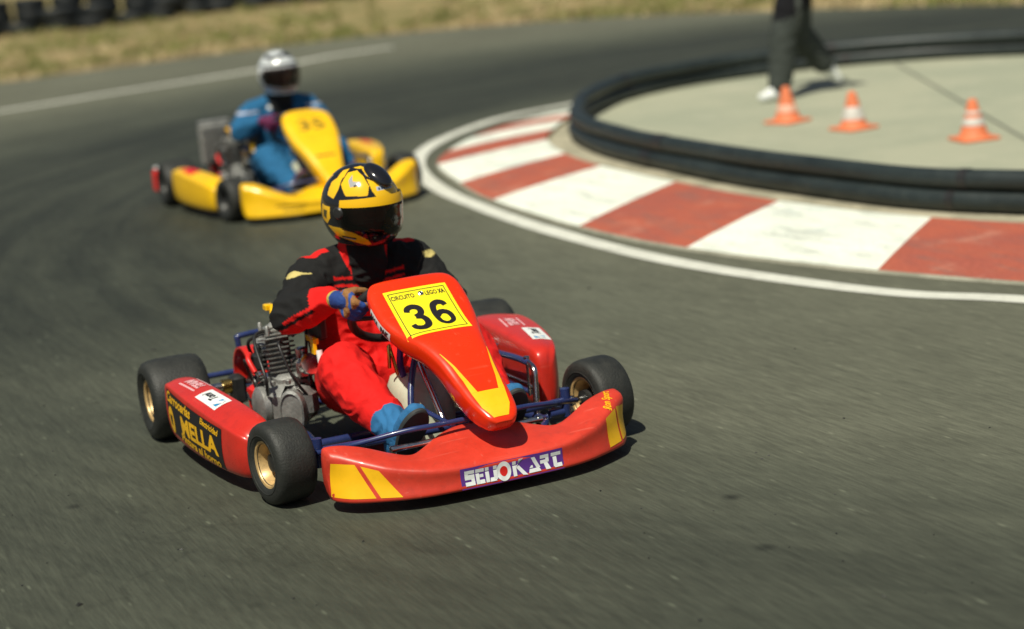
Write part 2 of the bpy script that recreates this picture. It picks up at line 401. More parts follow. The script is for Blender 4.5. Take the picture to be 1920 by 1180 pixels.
def patchy(name, c1, c2, scale, rough=.9, scuff=0., c3=None, s3=1., grain=120, lo=.42, hi=.58, bump=.3, stretch=(1, 1, 1)):
    m = bpy.data.materials.new(name); m.use_nodes = True
    t = m.node_tree; N = t.nodes; L = t.links; p = N['Principled BSDF']; p.inputs['Roughness'].default_value = rough
    p.inputs['Specular IOR Level'].default_value = .25
    geo = N.new('ShaderNodeNewGeometry'); mp = N.new('ShaderNodeMapping'); mp.inputs['Scale'].default_value = stretch; L.new(geo.outputs['Position'], mp.inputs[0])
    def noi(s, d, r=.65, vec=None):
        n = N.new('ShaderNodeTexNoise'); n.inputs['Scale'].default_value = s; n.inputs['Detail'].default_value = d; n.inputs['Roughness'].default_value = r
        L.new(vec or mp.outputs[0], n.inputs['Vector']); return n.outputs[0]
    def ramp(x, a, b, c=0, d=1):
        q = N.new('ShaderNodeMapRange'); q.inputs[1].default_value = a; q.inputs[2].default_value = b; q.inputs[3].default_value = c; q.inputs[4].default_value = d
        L.new(x, q.inputs[0]); return q.outputs[0]
    mx = N.new('ShaderNodeMix'); mx.data_type = 'RGBA'; L.new(ramp(noi(scale, 8), lo, hi), mx.inputs[0])
    mx.inputs[6].default_value = lin(c1); mx.inputs[7].default_value = lin(c2); c = mx.outputs[2]
    if c3:
        m2 = N.new('ShaderNodeMix'); m2.data_type = 'RGBA'; L.new(ramp(noi(s3, 9, .75), .56, .68), m2.inputs[0])
        L.new(c, m2.inputs[6]); m2.inputs[7].default_value = lin(c3); c = m2.outputs[2]
    if scuff:
        mp4 = N.new('ShaderNodeMapping'); mp4.inputs['Scale'].default_value = (1.6, 9, 1); mp4.inputs['Rotation'].default_value = (0, 0, .12); L.new(geo.outputs['Position'], mp4.inputs[0])
        m4 = N.new('ShaderNodeMix'); m4.data_type = 'RGBA'; L.new(ramp(noi(1.1, 8, .72, mp4.outputs[0]), .51, .74, 0, scuff), m4.inputs[0])
        L.new(c, m4.inputs[6]); m4.inputs[7].default_value = (.11, .13, .12, 1); c = m4.outputs[2]
        m5 = N.new('ShaderNodeMix'); m5.data_type = 'RGBA'; L.new(ramp(noi(26, 6, .8), .66, .70, 0, .8), m5.inputs[0])
        L.new(c, m5.inputs[6]); m5.inputs[7].default_value = (.27, .265, .21, 1); c = m5.outputs[2]
    g = noi(grain, 4, .7, geo.outputs['Position'])
    s = N.new('ShaderNodeVectorMath'); s.operation = 'SCALE'; L.new(c, s.inputs[0]); L.new(ramp(g, .3, .7, .82, 1.18), s.inputs['Scale'])
    L.new(s.outputs[0], p.inputs['Base Color'])
    bn = N.new('ShaderNodeBump'); bn.inputs['Strength'].default_value = bump; bn.inputs['Distance'].default_value = .006
    L.new(g, bn.inputs['Height']); L.new(bn.outputs[0], p.inputs['Normal'])
    return m

M['asphalt'] = asphalt_mat()
M['verge'] = patchy('dry verge', (.33, .245, .115), (.15, .145, .05), 1.1, c3=(.46, .36, .21), s3=2.6, grain=30, bump=.8)
M['concrete'] = patchy('concrete slab', (.375, .378, .275), (.32, .335, .245), .9, c3=(.42, .41, .31), s3=1.7, grain=90, bump=.15)
M['sand'] = patchy('sandy gutter', (.44, .40, .29), (.30, .28, .20), 3.5, c3=(.20, .19, .13), s3=5, grain=70)
M['line'] = patchy('white road paint', (.66, .66, .58), (.55, .55, .48), 5, c3=(.30, .30, .25), s3=9, grain=120, lo=.4, hi=.7, bump=.2)
M['kerb_white'] = patchy('white kerb paint', (.80, .82, .72), (.74, .77, .67), 2.0, c3=(.56, .62, .58), s3=2.2, grain=60, bump=.2, scuff=.75)
M['kerb_red'] = patchy('red kerb paint', (.42, .105, .062), (.36, .095, .065), 2.2, c3=(.48, .19, .13), s3=2.6, grain=60, bump=.2, scuff=.75)
M['kerb_edge'] = patchy('kerb concrete', (.33, .32, .25), (.24, .235, .18), 4, grain=90)
M['joint'] = mat('slab joint filler', (.14, .145, .11), .9)

def sheet(name, outline, z, m, kind='structure'):
    b = MB(); b.add([(p[0], p[1], z) for p in outline], [tuple(range(len(outline)))])
    o = b.build(name, m, smooth=0)
    bm = bmesh.new(); bm.from_mesh(o.data); bmesh.ops.triangulate(bm, faces=bm.faces)
    for f in bm.faces:
        if f.normal.z < 0: f.normal_flip()
    bm.to_mesh(o.data); bm.free()
    return tag(o, kind=kind)

# ground: one sheet to the horizon
bg_ = MB(); bg_.add([(-600, -600, -.012), (600, -600, -.012), (600, 600, -.012), (-600, 600, -.012)], [(0, 1, 2, 3)])
tag(bg_.build('ground', M['verge'], smooth=0), kind='structure')
EDGE = [(-9, -32), (-15, -18), (-18.4, -6), (-19.5, -.6), (-19.86, 2.23), (-20.07, 3.61), (-20.18, 5.03), (-20.1, 6.47), (-19.61, 7.79), (-18.73, 8.94), (-17.51, 9.87), (-16.03, 10.56), (-14.6, 11.14), (-12.3, 11.79), (-9, 12.3), (-4, 12.9), (4, 13.5), (14, 13.5)]
edge = [(p.x, p.y) for p in catmull([(a, b, 0) for a, b in EDGE], 8)]
edge = [(x + .06 * noise.noise((x * 2, y * 2, 0)), y + .06 * noise.noise((x * 2, y * 2, 5))) for x, y in edge]
sheet('track', edge + [(40, 13.5), (40, -32)], 0, M['asphalt'])

def strip_mesh(center, width, z, name, m):
    P = catmull([(a, b, 0) for a, b in center], 10); L_ = []; R_ = []
    for i in range(len(P)):
        t = (P[min(i + 1, len(P) - 1)] - P[max(i - 1, 0)]).normalized(); n = Vector((-t.y, t.x, 0))
        k = 1 + .12 * noise.noise((P[i].x * 1.5, P[i].y * 1.5, 2))
        L_.append(P[i] + n * width / 2 * k); R_.append(P[i] - n * width / 2 * k)
    b = MB(); k = len(P)
    b.add([(p.x, p.y, z) for p in L_] + [(p.x, p.y, z) for p in R_], [(i, i + k, i + k + 1, i + 1) for i in range(k - 1)])
    return tag(b.build(name, m, smooth=0), kind='structure')
strip_mesh([(4.2, 6.6), (3.2, 5.2), (1.6, 3.75), (.4, 3.05), (-.57, 2.665), (-1.0, 2.43), (-1.56, 2.27), (-2.27, 2.145), (-3.0, 2.1), (-3.97, 2.12), (-4.83, 2.19), (-5.68, 2.30), (-6.6, 2.52), (-7.2, 2.74), (-7.86, 3.12), (-8.47, 3.65), (-8.9, 4.2), (-9.12, 4.9), (-9.5, 6.0), (-9.8, 7.2), (-9.8, 8.4), (-9.3, 9.5), (-8.0, 10.4), (-6.2, 11.0), (-4, 11.4), (-1, 11.7), (3, 11.9)], .115, .004, 'painted_line', M['line'])
strip_mesh([(-12.6, -7), (-14.4, -2.6), (-15.6, 1.5), (-16.05, 2.7), (-16.45, 3.97), (-16.85, 4.9), (-17.35, 5.7), (-17.5, 6.5)], .15, .004, 'painted_line', M['line'])

# kerb with red and white blocks, gently raised towards the inside
KO = [(.9, 3.75), (-.25, 3.08), (-1.46, 2.59), (-2.63, 2.31), (-3.65, 2.24), (-4.92, 2.31), (-5.76, 2.46), (-6.72, 2.70), (-7.3, 3.02), (-7.84, 3.42), (-8.3, 3.9), (-8.62, 4.45)]
KI = [(-.05, 4.62), (-1.1, 3.88), (-2.22, 3.41), (-3.3, 3.23), (-4.41, 3.22), (-5.43, 3.26), (-6.19, 3.38), (-6.98, 3.62), (-7.52, 3.93), (-7.94, 4.22), (-8.2, 4.5), (-8.36, 4.72)]
ko = catmull([(a, b, 0) for a, b in KO], 8); ki = catmull([(a, b, 0) for a, b in KI], 8)
kb = MB(); cols_ = ['w', 'r'] * 12
prof = [(-.012, .002), (0, .016), (.25, .026), (.6, .034), (1, .036)]
for sgm in range(len(KO) - 1):
    for i in range(8):
        a = sgm * 8 + i; vs = []
        for k in (a, a + 1):
            for (t, z) in prof: q = ko[k].lerp(ki[k], t); vs.append((q.x, q.y, z))
            q = ki[k]; vs.append((q.x, q.y, 0.001))
        for j in range(len(prof)):
            mi = 2 if (j == 0 or j == len(prof) - 1) else (0 if sgm % 2 == 0 else 1)
            kb.add([vs[j], vs[j + 1], vs[j + 7], vs[j + 6]], [(0, 1, 2, 3)], mi)
# the block right of the last visible joint is red, the next white, and so on
kerb = kb.build('kerb', [M['kerb_white'], M['kerb_red'], M['kerb_edge']], smooth=0)
for p in kerb.data.polygons:
    pass
tag(kerb, kind='structure')

# island: sandy gutter, concrete slab and the two rubber tubes lying round it
TUBE = [(-8.1, 4.52), (-7.62, 4.22), (-6.85, 3.83), (-5.9, 3.6), (-4.62, 3.5), (-3.48, 3.52), (-2.63, 3.61), (-2.05, 3.83), (-1.1, 4.3), (.2, 5.1), (1.5, 6.4), (2.2, 8.2), (1.6, 9.9), (-.5, 10.6), (-3.2, 10.3), (-5.5, 9.5), (-7.0, 8.85), (-8.35, 8.05), (-8.95, 7.25), (-9.12, 6.45), (-9.02, 5.7), (-8.7, 5.1)]
tc_ = catmull([(a, b, 0) for a, b in TUBE], 8, True)
cen = Vector((-4, 6.4, 0))
def inset(d):
    out = []; k = len(tc_)
    for i in range(k):
        t = (tc_[(i + 1) % k] - tc_[i - 1]).normalized(); n = Vector((t.y, -t.x, 0)); out.append(tc_[i] + n * d)
    return out
gut = inset(.33)
sheet('sand_gutter', [(p.x, p.y) for p in gut], .008, M['sand'])
sheet('concrete_island', [(p.x, p.y) for p in inset(.02)], .0125, M['concrete'])
bj = MB()
for (x0, y0), (x1, y1) in [((-8.6, 7.60), (-1.2, 3.98)), ((-3.2, 10.1), (.9, 6.0))]:
    d = (Vector((x1, y1, 0)) - Vector((x0, y0, 0))).normalized(); n = Vector((-d.y, d.x, 0)) * .012
    a, b = Vector((x0, y0, .0165)), Vector((x1, y1, .0165))
    bj.add([a + n, a - n, b - n, b + n], [(0, 1, 2, 3)])
tag(bj.build('slab_joint', M['joint'], smooth=0), kind='structure')
def hose(name, z, r, dx, seed, label):
    pts = []; k = len(tc_)
    for i in range(k):
        t = (tc_[(i + 1) % k] - tc_[i - 1]).normalized(); n = Vector((t.y, -t.x, 0))
        p = tc_[i]
        pts.append(p + n * (dx + .022 * noise.noise((p.x * .9, p.y * .9, seed))) + Vector((0, 0, z + .005 * noise.noise((p.x * 1.3, p.y * 1.3, seed + 4)))))
    b = MB(); b.tube(pts, r, n=20, closed=True)
    o = b.build(name, M['rubber_tube'], smooth=60)
    for i in range(int(seed) % 7 + 4, k - 2, 23):
        c = MB(); c.tube([pts[i].lerp(pts[i + 1], f) for f in (.0, .35, .7)], r + .0035, n=20); c.build('joint_sleeve', M['black_plastic'], o)
    return tag(o, label, 'rubber tube', 'rubber tubes round the island')
hose('rubber_tube', .068, .054, .03, 1, 'lower black rubber tube lying on the sandy gutter round the concrete island')
hose('rubber_tube', .170, .051, .018, 9, 'upper black rubber tube lying on the other tube round the concrete island')

# ---------------------------------------------------------------- traffic cones
def cone(loc, rz, label, bands, sm):
    t = empty('traffic_cone', loc, rz); t.scale = (.90, .90, .90); tag(t, label, 'traffic cone', 'orange cones on the concrete island')
    b = MB(); b.box((0, 0, .011), (.262, .262, .022), ch=.3)
    for sx in (-1, 1):
        for sy in (-1, 1): b.box((sx * .1, sy * .1, .005), (.04, .04, .01))
    b.build('base', M['cone'], t)
    b = MB()
    rad = lambda z: .098 - (z - .02) * (.098 - .026) / .25
    b.lathe([(.112, .02), (.104, .03), (rad(.05), .05), (rad(.12), .12), (rad(.2), .2), (rad(.262), .262), (.024, .27), (.018, .272), (.012, .262)], (0, 0, 0), (0, 0, 1), 32)
    c = b.build('cone_body', M['cone'], t)
    for (z0, z1) in bands:
        b = MB(); b.lathe([(rad(z0) + .0005, z0), (rad(z0) + .0025, z0 + .002), (rad(z1) + .0025, z1 - .002), (rad(z1) + .0005, z1)], (0, 0, 0), (0, 0, 1), 32)
        b.build('reflective_sleeve', sm, t)
cone((-6.2, 5.07, .0125), .3, 'orange traffic cone with a worn pale sleeve by the walking person', [(.085, .135)], M['sleeve_worn'])
cone((-5.44, 5.10, .0125), .1, 'orange traffic cone with one wide white sleeve, middle of three', [(.075, .165)], M['sleeve'])
cone((-4.3, 5.2, .0125), -.2, 'orange traffic cone with a narrow white ring high on it', [(.175, .195), (.10, .15)], M['sleeve'])

# ---------------------------------------------------------------- tyre barrier far behind the verge
M['old_tyre'] = mat('weathered tyre rubber', (.007, .010, .011), .6, var=.35, vscale=6, bump=.2, bscale=20)
tb = MB()
tb.lathe([(.17, -.09), (.2, -.1), (.275, -.095), (.30, -.06), (.305, 0), (.30, .06), (.275, .095), (.2, .1), (.17, .09), (.165, .05), (.19, 0), (.165, -.05)], (0, 0, 0), (0, 0, 1), 28, closed=True)
ty0 = tb.build('old_tyre', M['old_tyre'], smooth=50)
first = True
def put_tyre(x, y, z, tilt, label):
    global first
    o = ty0 if first else ty0.copy()
    if not first: COL.objects.link(o)
    first = False
    o.location = (x, y, z); o.rotation_euler = (tilt * .1, tilt * .06, tilt * 3)
    tag(o, label, 'tyre', 'old tyres stacked beyond the verge')
rt = random.Random(3)
row = catmull([(-33.0, 2.2, 0), (-32.6, 3.8, 0), (-32.1, 5.4, 0), (-31.9, 6.8, 0), (-32.4, 8.2, 0), (-32.6, 9.4, 0), (-32.0, 10.6, 0), (-31.6, 11.8, 0)], 40)
acc = 0; last = row[0]; n_ = 0
stk = [row[0]]
for p in row[1:]:
    acc += (p - last).length; last = p
    if acc > .64: acc = 0; stk.append(p)
for n_, p in enumerate(stk):
    h = [2, 2, 3, 2, 1, 2, 2, 1, 2, 1, 1, 1, 1, 1, 1, 1][n_ % 16]
    for k in range(h):
        lab = 'weathered black tyre on top of its stack in the front row beyond the verge' if k == h - 1 and h > 1 else ('single black tyre lying on the grass in the front row' if h == 1 else 'black tyre under another tyre in the front row beyond the verge')
        put_tyre(p.x + .8 + rt.uniform(-.06, .06), p.y + rt.uniform(-.06, .06), .1 + k * .2, rt.uniform(-1, 1), lab)
for n_, p in enumerate(stk):
    for k in range(3):
        put_tyre(p.x + .1 + rt.uniform(-.06, .06), p.y + .35 + rt.uniform(-.06, .06), .1 + k * .2, rt.uniform(-.5, .5), 'black tyre in the taller back row of stacks beyond the verge')

# rubber crumbs thrown off the racing line
rg = random.Random(21); cb = MB()
for i in range(600):
    x = rg.uniform(-6, 3.2); y = rg.gauss(-.9, 1.5) + .05 * x
    if y > 1.7 or (abs(y) < .75 and -1.3 < x < .5): continue
    r = rg.uniform(.0015, .0045) if rg.random() < .97 else rg.uniform(.005, .009)
    a = rg.uniform(0, 6.3); e = rg.uniform(1, 3)
    vs = [(x + r * e * math.cos(a), y + r * e * math.sin(a), .001), (x + r * math.cos(a + 2), y + r * math.sin(a + 2), .001), (x + r * math.cos(a + 4.2), y + r * math.sin(a + 4.2), .001), (x, y, r * 1.1)]
    cb.add(vs, [(0, 1, 3), (1, 2, 3), (2, 0, 3)])
tag(cb.build('rubber_crumbs', M['rubber'], smooth=0), kind='stuff')
# dry grass on the verge
M['straw'] = mat('dry grass', (.50, .39, .22), .9, var=.3, vscale=1.2)
M['grass'] = mat('green grass', (.19, .20, .055), .9, var=.3, vscale=1.2)
edv = [Vector((a, b, 0)) for a, b in edge]
def grass(name, m, n, seed, thr, sign):
    rg = random.Random(seed); b = MB(); vs = []; fs = []
    c = 0
    while c < n:
        i = rg.randrange(20, len(edv) - 25); p = edv[i]; q = edv[i + 1]
        t = (q - p).normalized(); nn = Vector((-t.y, t.x, 0)); dd = rg.uniform(.0, 1) ** 1.3 * 16 + .02
        o = p + (q - p) * rg.random() + nn * dd
        f = noise.noise((o.x * .55, o.y * .55, 3)) + .5 * noise.noise((o.x * 1.7, o.y * 1.7, 8))
        if f * sign < thr: continue
        a = rg.uniform(0, 6.28); h = rg.uniform(.03, .10) * (1.5 if sign < 0 else 1); wd = rg.uniform(.006, .016); ln_ = rg.uniform(-.05, .05)
        dx, dy = math.cos(a) * wd, math.sin(a) * wd; k = len(vs)
        vs += [(o.x - dx, o.y - dy, -.012), (o.x + dx, o.y + dy, -.012), (o.x + ln_ + dy * 3, o.y + ln_ - dx * 3, h)]
        fs.append((k, k + 1, k + 2)); c += 1
    b.add(vs, fs); return tag(b.build(name, m, smooth=0), kind='stuff')
grass('dry_grass', M['straw'], 34000, 5, -.15, 1)
grass('green_grass', M['grass'], 30000, 6, -.1, -1)

#== KART ==
# ---------------------------------------------------------------- kart
def interp(keys, t):
    """keys: list of tuples sorted by first value; smooth cubic through them."""
    xs = [k[0] for k in keys]
    if t <= xs[0]: return keys[0][1:]
    if t >= xs[-1]: return keys[-1][1:]
    i = max(j for j in range(len(xs)) if xs[j] <= t); i = min(i, len(xs) - 2)
    u = (t - xs[i]) / (xs[i + 1] - xs[i]); out = []
    for c in range(1, len(keys[0])):
        p1, p2 = keys[i][c], keys[i + 1][c]
        p0 = keys[i - 1][c] if i > 0 else p1; p3 = keys[i + 2][c] if i + 2 < len(xs) else p2
        out.append(.5 * (2 * p1 + (p2 - p0) * u + (2 * p0 - 5 * p1 + 4 * p2 - p3) * u * u + (3 * p1 - p0 - 3 * p2 + p3) * u ** 3))
    return tuple(out)

# |y| -> bottom x, bottom z, crease x, crease z, top-back x, top-back z
BUMP = [(0, .400, .036, .398, .108, .15, .172), (.06, .400, .036, .398, .108, .155, .170), (.12, .398, .036, .396, .110, .175, .160), (.18, .395, .036, .392, .113, .215, .146),
        (.24, .388, .036, .384, .118, .25, .138), (.30, .372, .036, .362, .127, .235, .152), (.36, .345, .036, .336, .140, .205, .172), (.41, .318, .036, .300, .155, .19, .186),
        (.455, .290, .037, .264, .168, .18, .193), (.485, .250, .038, .240, .175, .174, .193), (.50, .216, .039, .232, .176, .170, .190)]
def bumper(name, m, parent, ys=1., zs=1., yo=0.):
    b = MB(); rings = []
    n = 72
    for i in range(n + 1):
        s = -1 + 2 * i / n; y = .50 * math.copysign(abs(s) ** .92, s)
        bx, bz, mx, mz, tx, tz = interp(BUMP, min(.5, abs(y)))
        e = max(0, (abs(y) - .43) / .07); kz = 1 + (zs - 1) * min(1, max(0, (abs(y) - .22) / .2)); mz *= kz; tz *= kz; y = y * ys + yo
        mid = Vector(((bx + mx) / 2 - .006 - .012 * e, 0, (bz + mz) / 2)); front = []
        P = lambda x, z: Vector((x, y, z))
        r = [P(tx - .012, tz - .022), P(tx - .006, tz - .004), P(tx + .004, tz),
             P(tx * .62 + mx * .38, tz * .62 + mz * .38 + .004), P(tx * .25 + mx * .75, tz * .25 + mz * .75 + .005), P(mx - .012, mz + .003), P(mx, mz - .006),
             P(mx * .72 + bx * .28 - .004 - .008 * e, mz * .72 + bz * .28), P(mid.x, mid.z), P(mx * .25 + bx * .75 - .002 - .006 * e, mz * .25 + bz * .75),
             P(bx + .002, bz + .010), P(bx, bz), P(bx - .02, bz - .003), P(bx * .6 + tx * .4 - .02, bz + .002), P(tx - .02, bz + .03), P(tx - .02, (bz + tz) / 2)]
        rings.append(r)
    b.loft(rings)
    o = b.build(name, m, parent, smooth=0); o.data.shade_smooth()
    q = o.modifiers.new('s', 'SUBSURF'); q.levels = 1; q.render_levels = 1
    return bake(o)

# nose: x, z of edge line, half width, crown, skirt depth, skirt half width
def nose(name, m, parent, ST, yc=lambda x: 0.):
    k = len(ST); rings = []
    S = []
    for i in range((k - 1) * 6 + 1):
        t = i / 6; S.append(interp([(j,) + ST[j] for j in range(k)], t))
    for i, (x, z, hw, cr, dp, sw) in enumerate(S):
        x0, z0 = S[max(i - 1, 0)][:2]; x1, z1 = S[min(i + 1, len(S) - 1)][:2]
        t = Vector((x1 - x0, 0, z1 - z0)).normalized(); nrm = Vector((-t.z, 0, t.x))
        if nrm.z < 0: nrm = -nrm
        c = Vector((x, yc(x), z)); r = []
        for j in range(17):
            a = math.pi * j / 16
            cx = math.copysign(abs(math.cos(a)) ** .62, math.cos(a)); sy = abs(math.sin(a)) ** .7
            r.append(c + Vector((0, 1, 0)) * hw * cx + nrm * cr * sy)
        for (f, g) in ((.22, 1.), (.48, .93), (.75, .55), (1., .0)):
            r.append(c - Vector((0, 1, 0)) * (sw + (hw - sw) * g) - nrm * dp * f)
        for (f, g) in ((1., .0), (.75, .55), (.48, .93), (.22, 1.)):
            r.append(c + Vector((0, 1, 0)) * (sw + (hw - sw) * g) - nrm * dp * f)
        rings.append(r)
    b = MB(); b.loft(rings)
    o = b.build(name, m, parent, smooth=0); o.data.shade_smooth()
    q = o.modifiers.new('s', 'SUBSURF'); q.levels = 1; q.render_levels = 1
    return bake(o)

def side_pod(m, parent, side, ST):
    """ST: x, outer y, inner y, bottom z, outer top z, inner top z"""
    rings = []
    for (x, yo, yi, zb, zo, zi) in ST:
        P = lambda y, z: Vector((x, side * y, z))
        zm = (zb + zo) / 2; e = .016; h_ = .006
        rings.append([P(yo - .02, zb), P(yo - .004, zb + e), P(yo + .004, zm), P(yo, zo - e), P(yo - .001, zo - h_), P(yo - h_, zo - .001), P(yo - .022, zo + .001), P(yo * .6 + yi * .4, zo * .6 + zi * .4 + .006),
                      P(yi + e, zi), P(yi, zi - e), P(yi + .004, (zb + zi) / 2), P(yi + .01, zb + e), P(yi + .03, zb), P((yo + yi) / 2, zb - .004)])
    b = MB(); b.loft(rings)
    o = b.build('side_pod', m, parent, smooth=0); o.data.shade_smooth()
    q = o.modifiers.new('s', 'SUBSURF'); q.levels = 3; q.render_levels = 3
    return bake(o)

def wheel(parent, c, rad, wid, steer, side, rimm):
    """side -1: outer face towards -y. Hub mesh with tyre and rim as sub-parts."""
    w2 = wid / 2; ax = Vector((0, side, 0)); rot = Matrix.Rotation(steer, 3, 'Z'); ax = rot @ ax; c = Vector(c)
    b = MB()
    b.lathe([(.018, -w2 * .9), (.03, -w2 * .9), (.03, -w2 * .5), (.036, -w2 * .3), (.036, w2 * .12), (.028, w2 * .2), (.028, w2 * .55), (.012, w2 * .6)], c, ax, 20)
    hub = b.build('wheel', M['darkmetal'], parent)
    rr = .068
    b = MB()
    pf = [(rr - .004, -w2 * .80), (rr + .004, -w2 * .84), (rad * .62, -w2 * .98), (rad * .74, -w2 * 1.02), (rad * .86, -w2 * .99), (rad * .945, -w2 * .9), (rad * .985, -w2 * .72), (rad, -w2 * .45), (rad * 1.003, 0)]
    pf2 = [(r_, -h) for r_, h in pf[-2::-1]]
    full = pf + pf2
    # a fine groove on each shoulder and wall
    b.lathe(full + [(rr - .006, w2 * .6), (rr - .006, -w2 * .6)], c, ax, 56, closed=True)
    b.tube([c + ax * w2 * 1.005 + (rot @ Vector((math.cos(a), 0, math.sin(a)))) * rad * .71 for a in [2 * math.pi * i / 48 for i in range(48)]], .0022, n=6, closed=True)
    b.tube([c - ax * w2 * 1.005 + (rot @ Vector((math.cos(a), 0, math.sin(a)))) * rad * .71 for a in [2 * math.pi * i / 48 for i in range(48)]], .0022, n=6, closed=True)
    b.build('tyre', M['rubber'], hub, smooth=50)
    b = MB()
    b.lathe([(rr - .001, -w2 * .86), (rr + .006, -w2 * .88), (rr + .006, -w2 * .82), (rr - .004, -w2 * .72), (rr - .012, -w2 * .3), (rr - .012, w2 * .3), (rr - .004, w2 * .72), (rr + .006, w2 * .82), (rr + .006, w2 * .88), (rr - .001, w2 * .86),
             (rr - .008, w2 * .66), (rr - .016, w2 * .3), (rr - .016, -w2 * .3), (rr - .008, -w2 * .66)], c, ax, 40, closed=True)
    # dished disc with three spokes towards the hub
    b.lathe([(.034, w2 * .04), (.05, w2 * .10), (rr - .014, w2 * .02), (rr - .014, -w2 * .06), (.05, w2 * .02), (.034, -w2 * .06)], c, ax, 40, closed=True)
    u = rot @ Vector((1, 0, 0)); v = Vector((0, 0, 1))
    for q in range(3):
        a = 2 * math.pi * q / 3 + .5; d = u * math.cos(a) + v * math.sin(a)
        b.tube([c + ax * w2 * .28 + d * .03, c + ax * w2 * .2 + d * (rr - .014)], .009, n=8)
        b.lathe([(.005, w2 * .1), (.007, w2 * .12), (.007, w2 * .4), (.004, w2 * .44)], c + (u * math.cos(a + 1.05) + v * math.sin(a + 1.05)) * .028, ax, 8)
    b.build('rim', rimm, hub, smooth=40)
    return hub

def make_kart(name, label, loc, rz, P):
    k = empty(name, loc, rz); tag(k, label, 'go-kart', 'racing karts on the track')
    st = P['steer']
    # wheels
    for side in (-1, 1):
        wheel(k, (0, side * .535, .128), .128, .128, st, side, M[P.get('rim', 'gold')])
        wheel(k, (-1.05, side * .585, .14), .14, .205, 0, side, M[P.get('rim', 'gold')])
    # axles
    b = MB(); b.tube([(.0, -.44, .135), (.012, -.3, .135), (.03, -.12, .136), (.03, .12, .136), (.012, .3, .135), (0, .44, .135)], .0125, smooth=6)
    for s in (-1, 1):
        b.tube([(0, s * .42, .085), (0, s * .42, .175)], .016); b.tube([(0, s * .36, .10), (0, s * .425, .10)], .014)
    b.build('front_axle', M['blue_tube'], k)
    b = MB(); b.tube([(.005, -.455, .13), (.12, -.335, .166), (.185, -.2, .193), (.2, -.1, .196), (.2, .1, .196), (.185, .2, .193), (.12, .335, .166), (.005, .455, .13)], .0085, smooth=8)
    b.build('front_bar', M['blue_tube'], k)
    b = MB()
    for s in (-1, 1):
        b.tube([(.0, s * .43, .13), (.0, s * .50, .128)], .011)
        b.lathe([(.017, 0), (.017, .012), (.011, .016), (.011, .02)], (0, s * .435, .13), (0, s, 0), 12)
        b.tube([(-.03, s * .44, .11), (-.09, s * .40, .105), (-.10, s * .06, .11)], .006)
        b.lathe([(.008, -.012), (.012, -.006), (.012, .006), (.008, .012)], (-.09, s * .40, .105), (0, 0, 1), 10)
    b.build('steering_linkage', M['steel'], k)
    b = MB(); b.tube([(-1.05, -.56, .14), (-1.05, .56, .14)], .0165, n=16)
    ra = b.build('rear_axle', M['steel'], k)
    for y in (-.40, .40):
        b = MB(); b.lathe([(.018, -.016), (.027, -.014), (.027, .014), (.018, .016)], (-1.05, y, .14), (0, 1, 0), 18)
        b.build('bearing_collar', M['brass'], ra)
    for y in (-.36, .33):
        b = MB(); b.box((-1.05, y, .125), (.07, .05, .10), ch=.2)
        b.build('bearing_block', M['darkmetal'], ra)
    # frame
    b = MB(); tb_ = .0145
    for s in (-1, 1):
        b.tube([(.30, s * .16, .065), (.14, s * .20, .065), (.02, s * .33, .075), (-.12, s * .36, .07), (-.45, s * .31, .068), (-.75, s * .31, .068), (-1.0, s * .30, .085), (-1.2, s * .28, .10)], tb_, smooth=6)
        b.tube([(-.05, s * .345, .075), (-.1, s * .56, .075)], .011); b.tube([(-.78, s * .31, .07), (-.78, s * .56, .075)], .011)
    b.tube([(.30, -.16, .065), (.30, .16, .065)], tb_); b.tube([(.13, -.21, .06), (.13, .21, .06)], tb_)
    b.tube([(-.32, -.33, .068), (-.32, .33, .068)], tb_); b.tube([(-.85, -.31, .07), (-.85, .31, .07)], tb_)
    b.build('frame', M['blue_tube'], k)
    b = MB(); b.box((-.12, 0, .052), (.46, .60, .006)); b.box((.12, 0, .052), (.16, .36, .005))
    b.build('floor_tray', M['tray'], k)
    # bars that carry the side pods
    for s in (1,):
        b = MB(); b2 = MB()
        b.tube([(-.62, s * .40, .205), (-.30, s * .385, .232), (-.17, s * .38, .235)], .011, smooth=5)
        b.tube([(-.62, s * .40, .205), (-.66, s * .38, .16), (-.66, s * .32, .08)], .010, smooth=5)
        b2.tube([(-.17, s * .38, .235), (-.125, s * .375, .222), (-.115, s * .37, .17), (-.10, s * .36, .08)], .0105, smooth=6)
        b.tube([(-.55, s * .40, .13), (-.2, s * .39, .13)], .009)
        for x in (-.45, -.2):
            b2.lathe([(.011, 0), (.011, .008), (.007, .011)], (x, s * .385, .243), (0, 0, 1), 10)
            b2.tube([(x, s * .385, .245), (x, s * .385, .12)], .005)
        b2.tube([(-.45, s * .385, .16), (-.2, s * .385, .16)], .004); b2.tube([(-.2, s * .385, .16), (-.115, s * .37, .16)], .004)
        for i_, q_ in enumerate((b, b2)): q_.build(('side_bar', 'side_bar_stay')[i_], M[('blue_tube', 'steel')[i_]], k)
    # rear bumper
    b = MB(); b.tube([(-1.16, -.28, .10), (-1.29, -.25, .15), (-1.30, -.27, .235), (-1.30, -.22, .26), (-1.30, .22, .26), (-1.30, .27, .235), (-1.29, .25, .15), (-1.16, .28, .10)], .011, smooth=6)
    b.tube([(-1.3, -.5, .13), (-1.3, .5, .13)], .011)
    rb = b.build('rear_bumper', M['blue_tube'], k)
    if P.get('rear_pod'):
        b = MB(); b.box((-1.27, -.60, .14), (.10, .16, .15), ch=.2); b.build('bumper_end', M['red_ink'], rb)
        b = MB(); b.box((-1.27, -.60, .222), (.09, .13, .008)); b.build('bumper_end_strip', M['white_ink'], rb)
    # seat
    b = MB(); rings = []
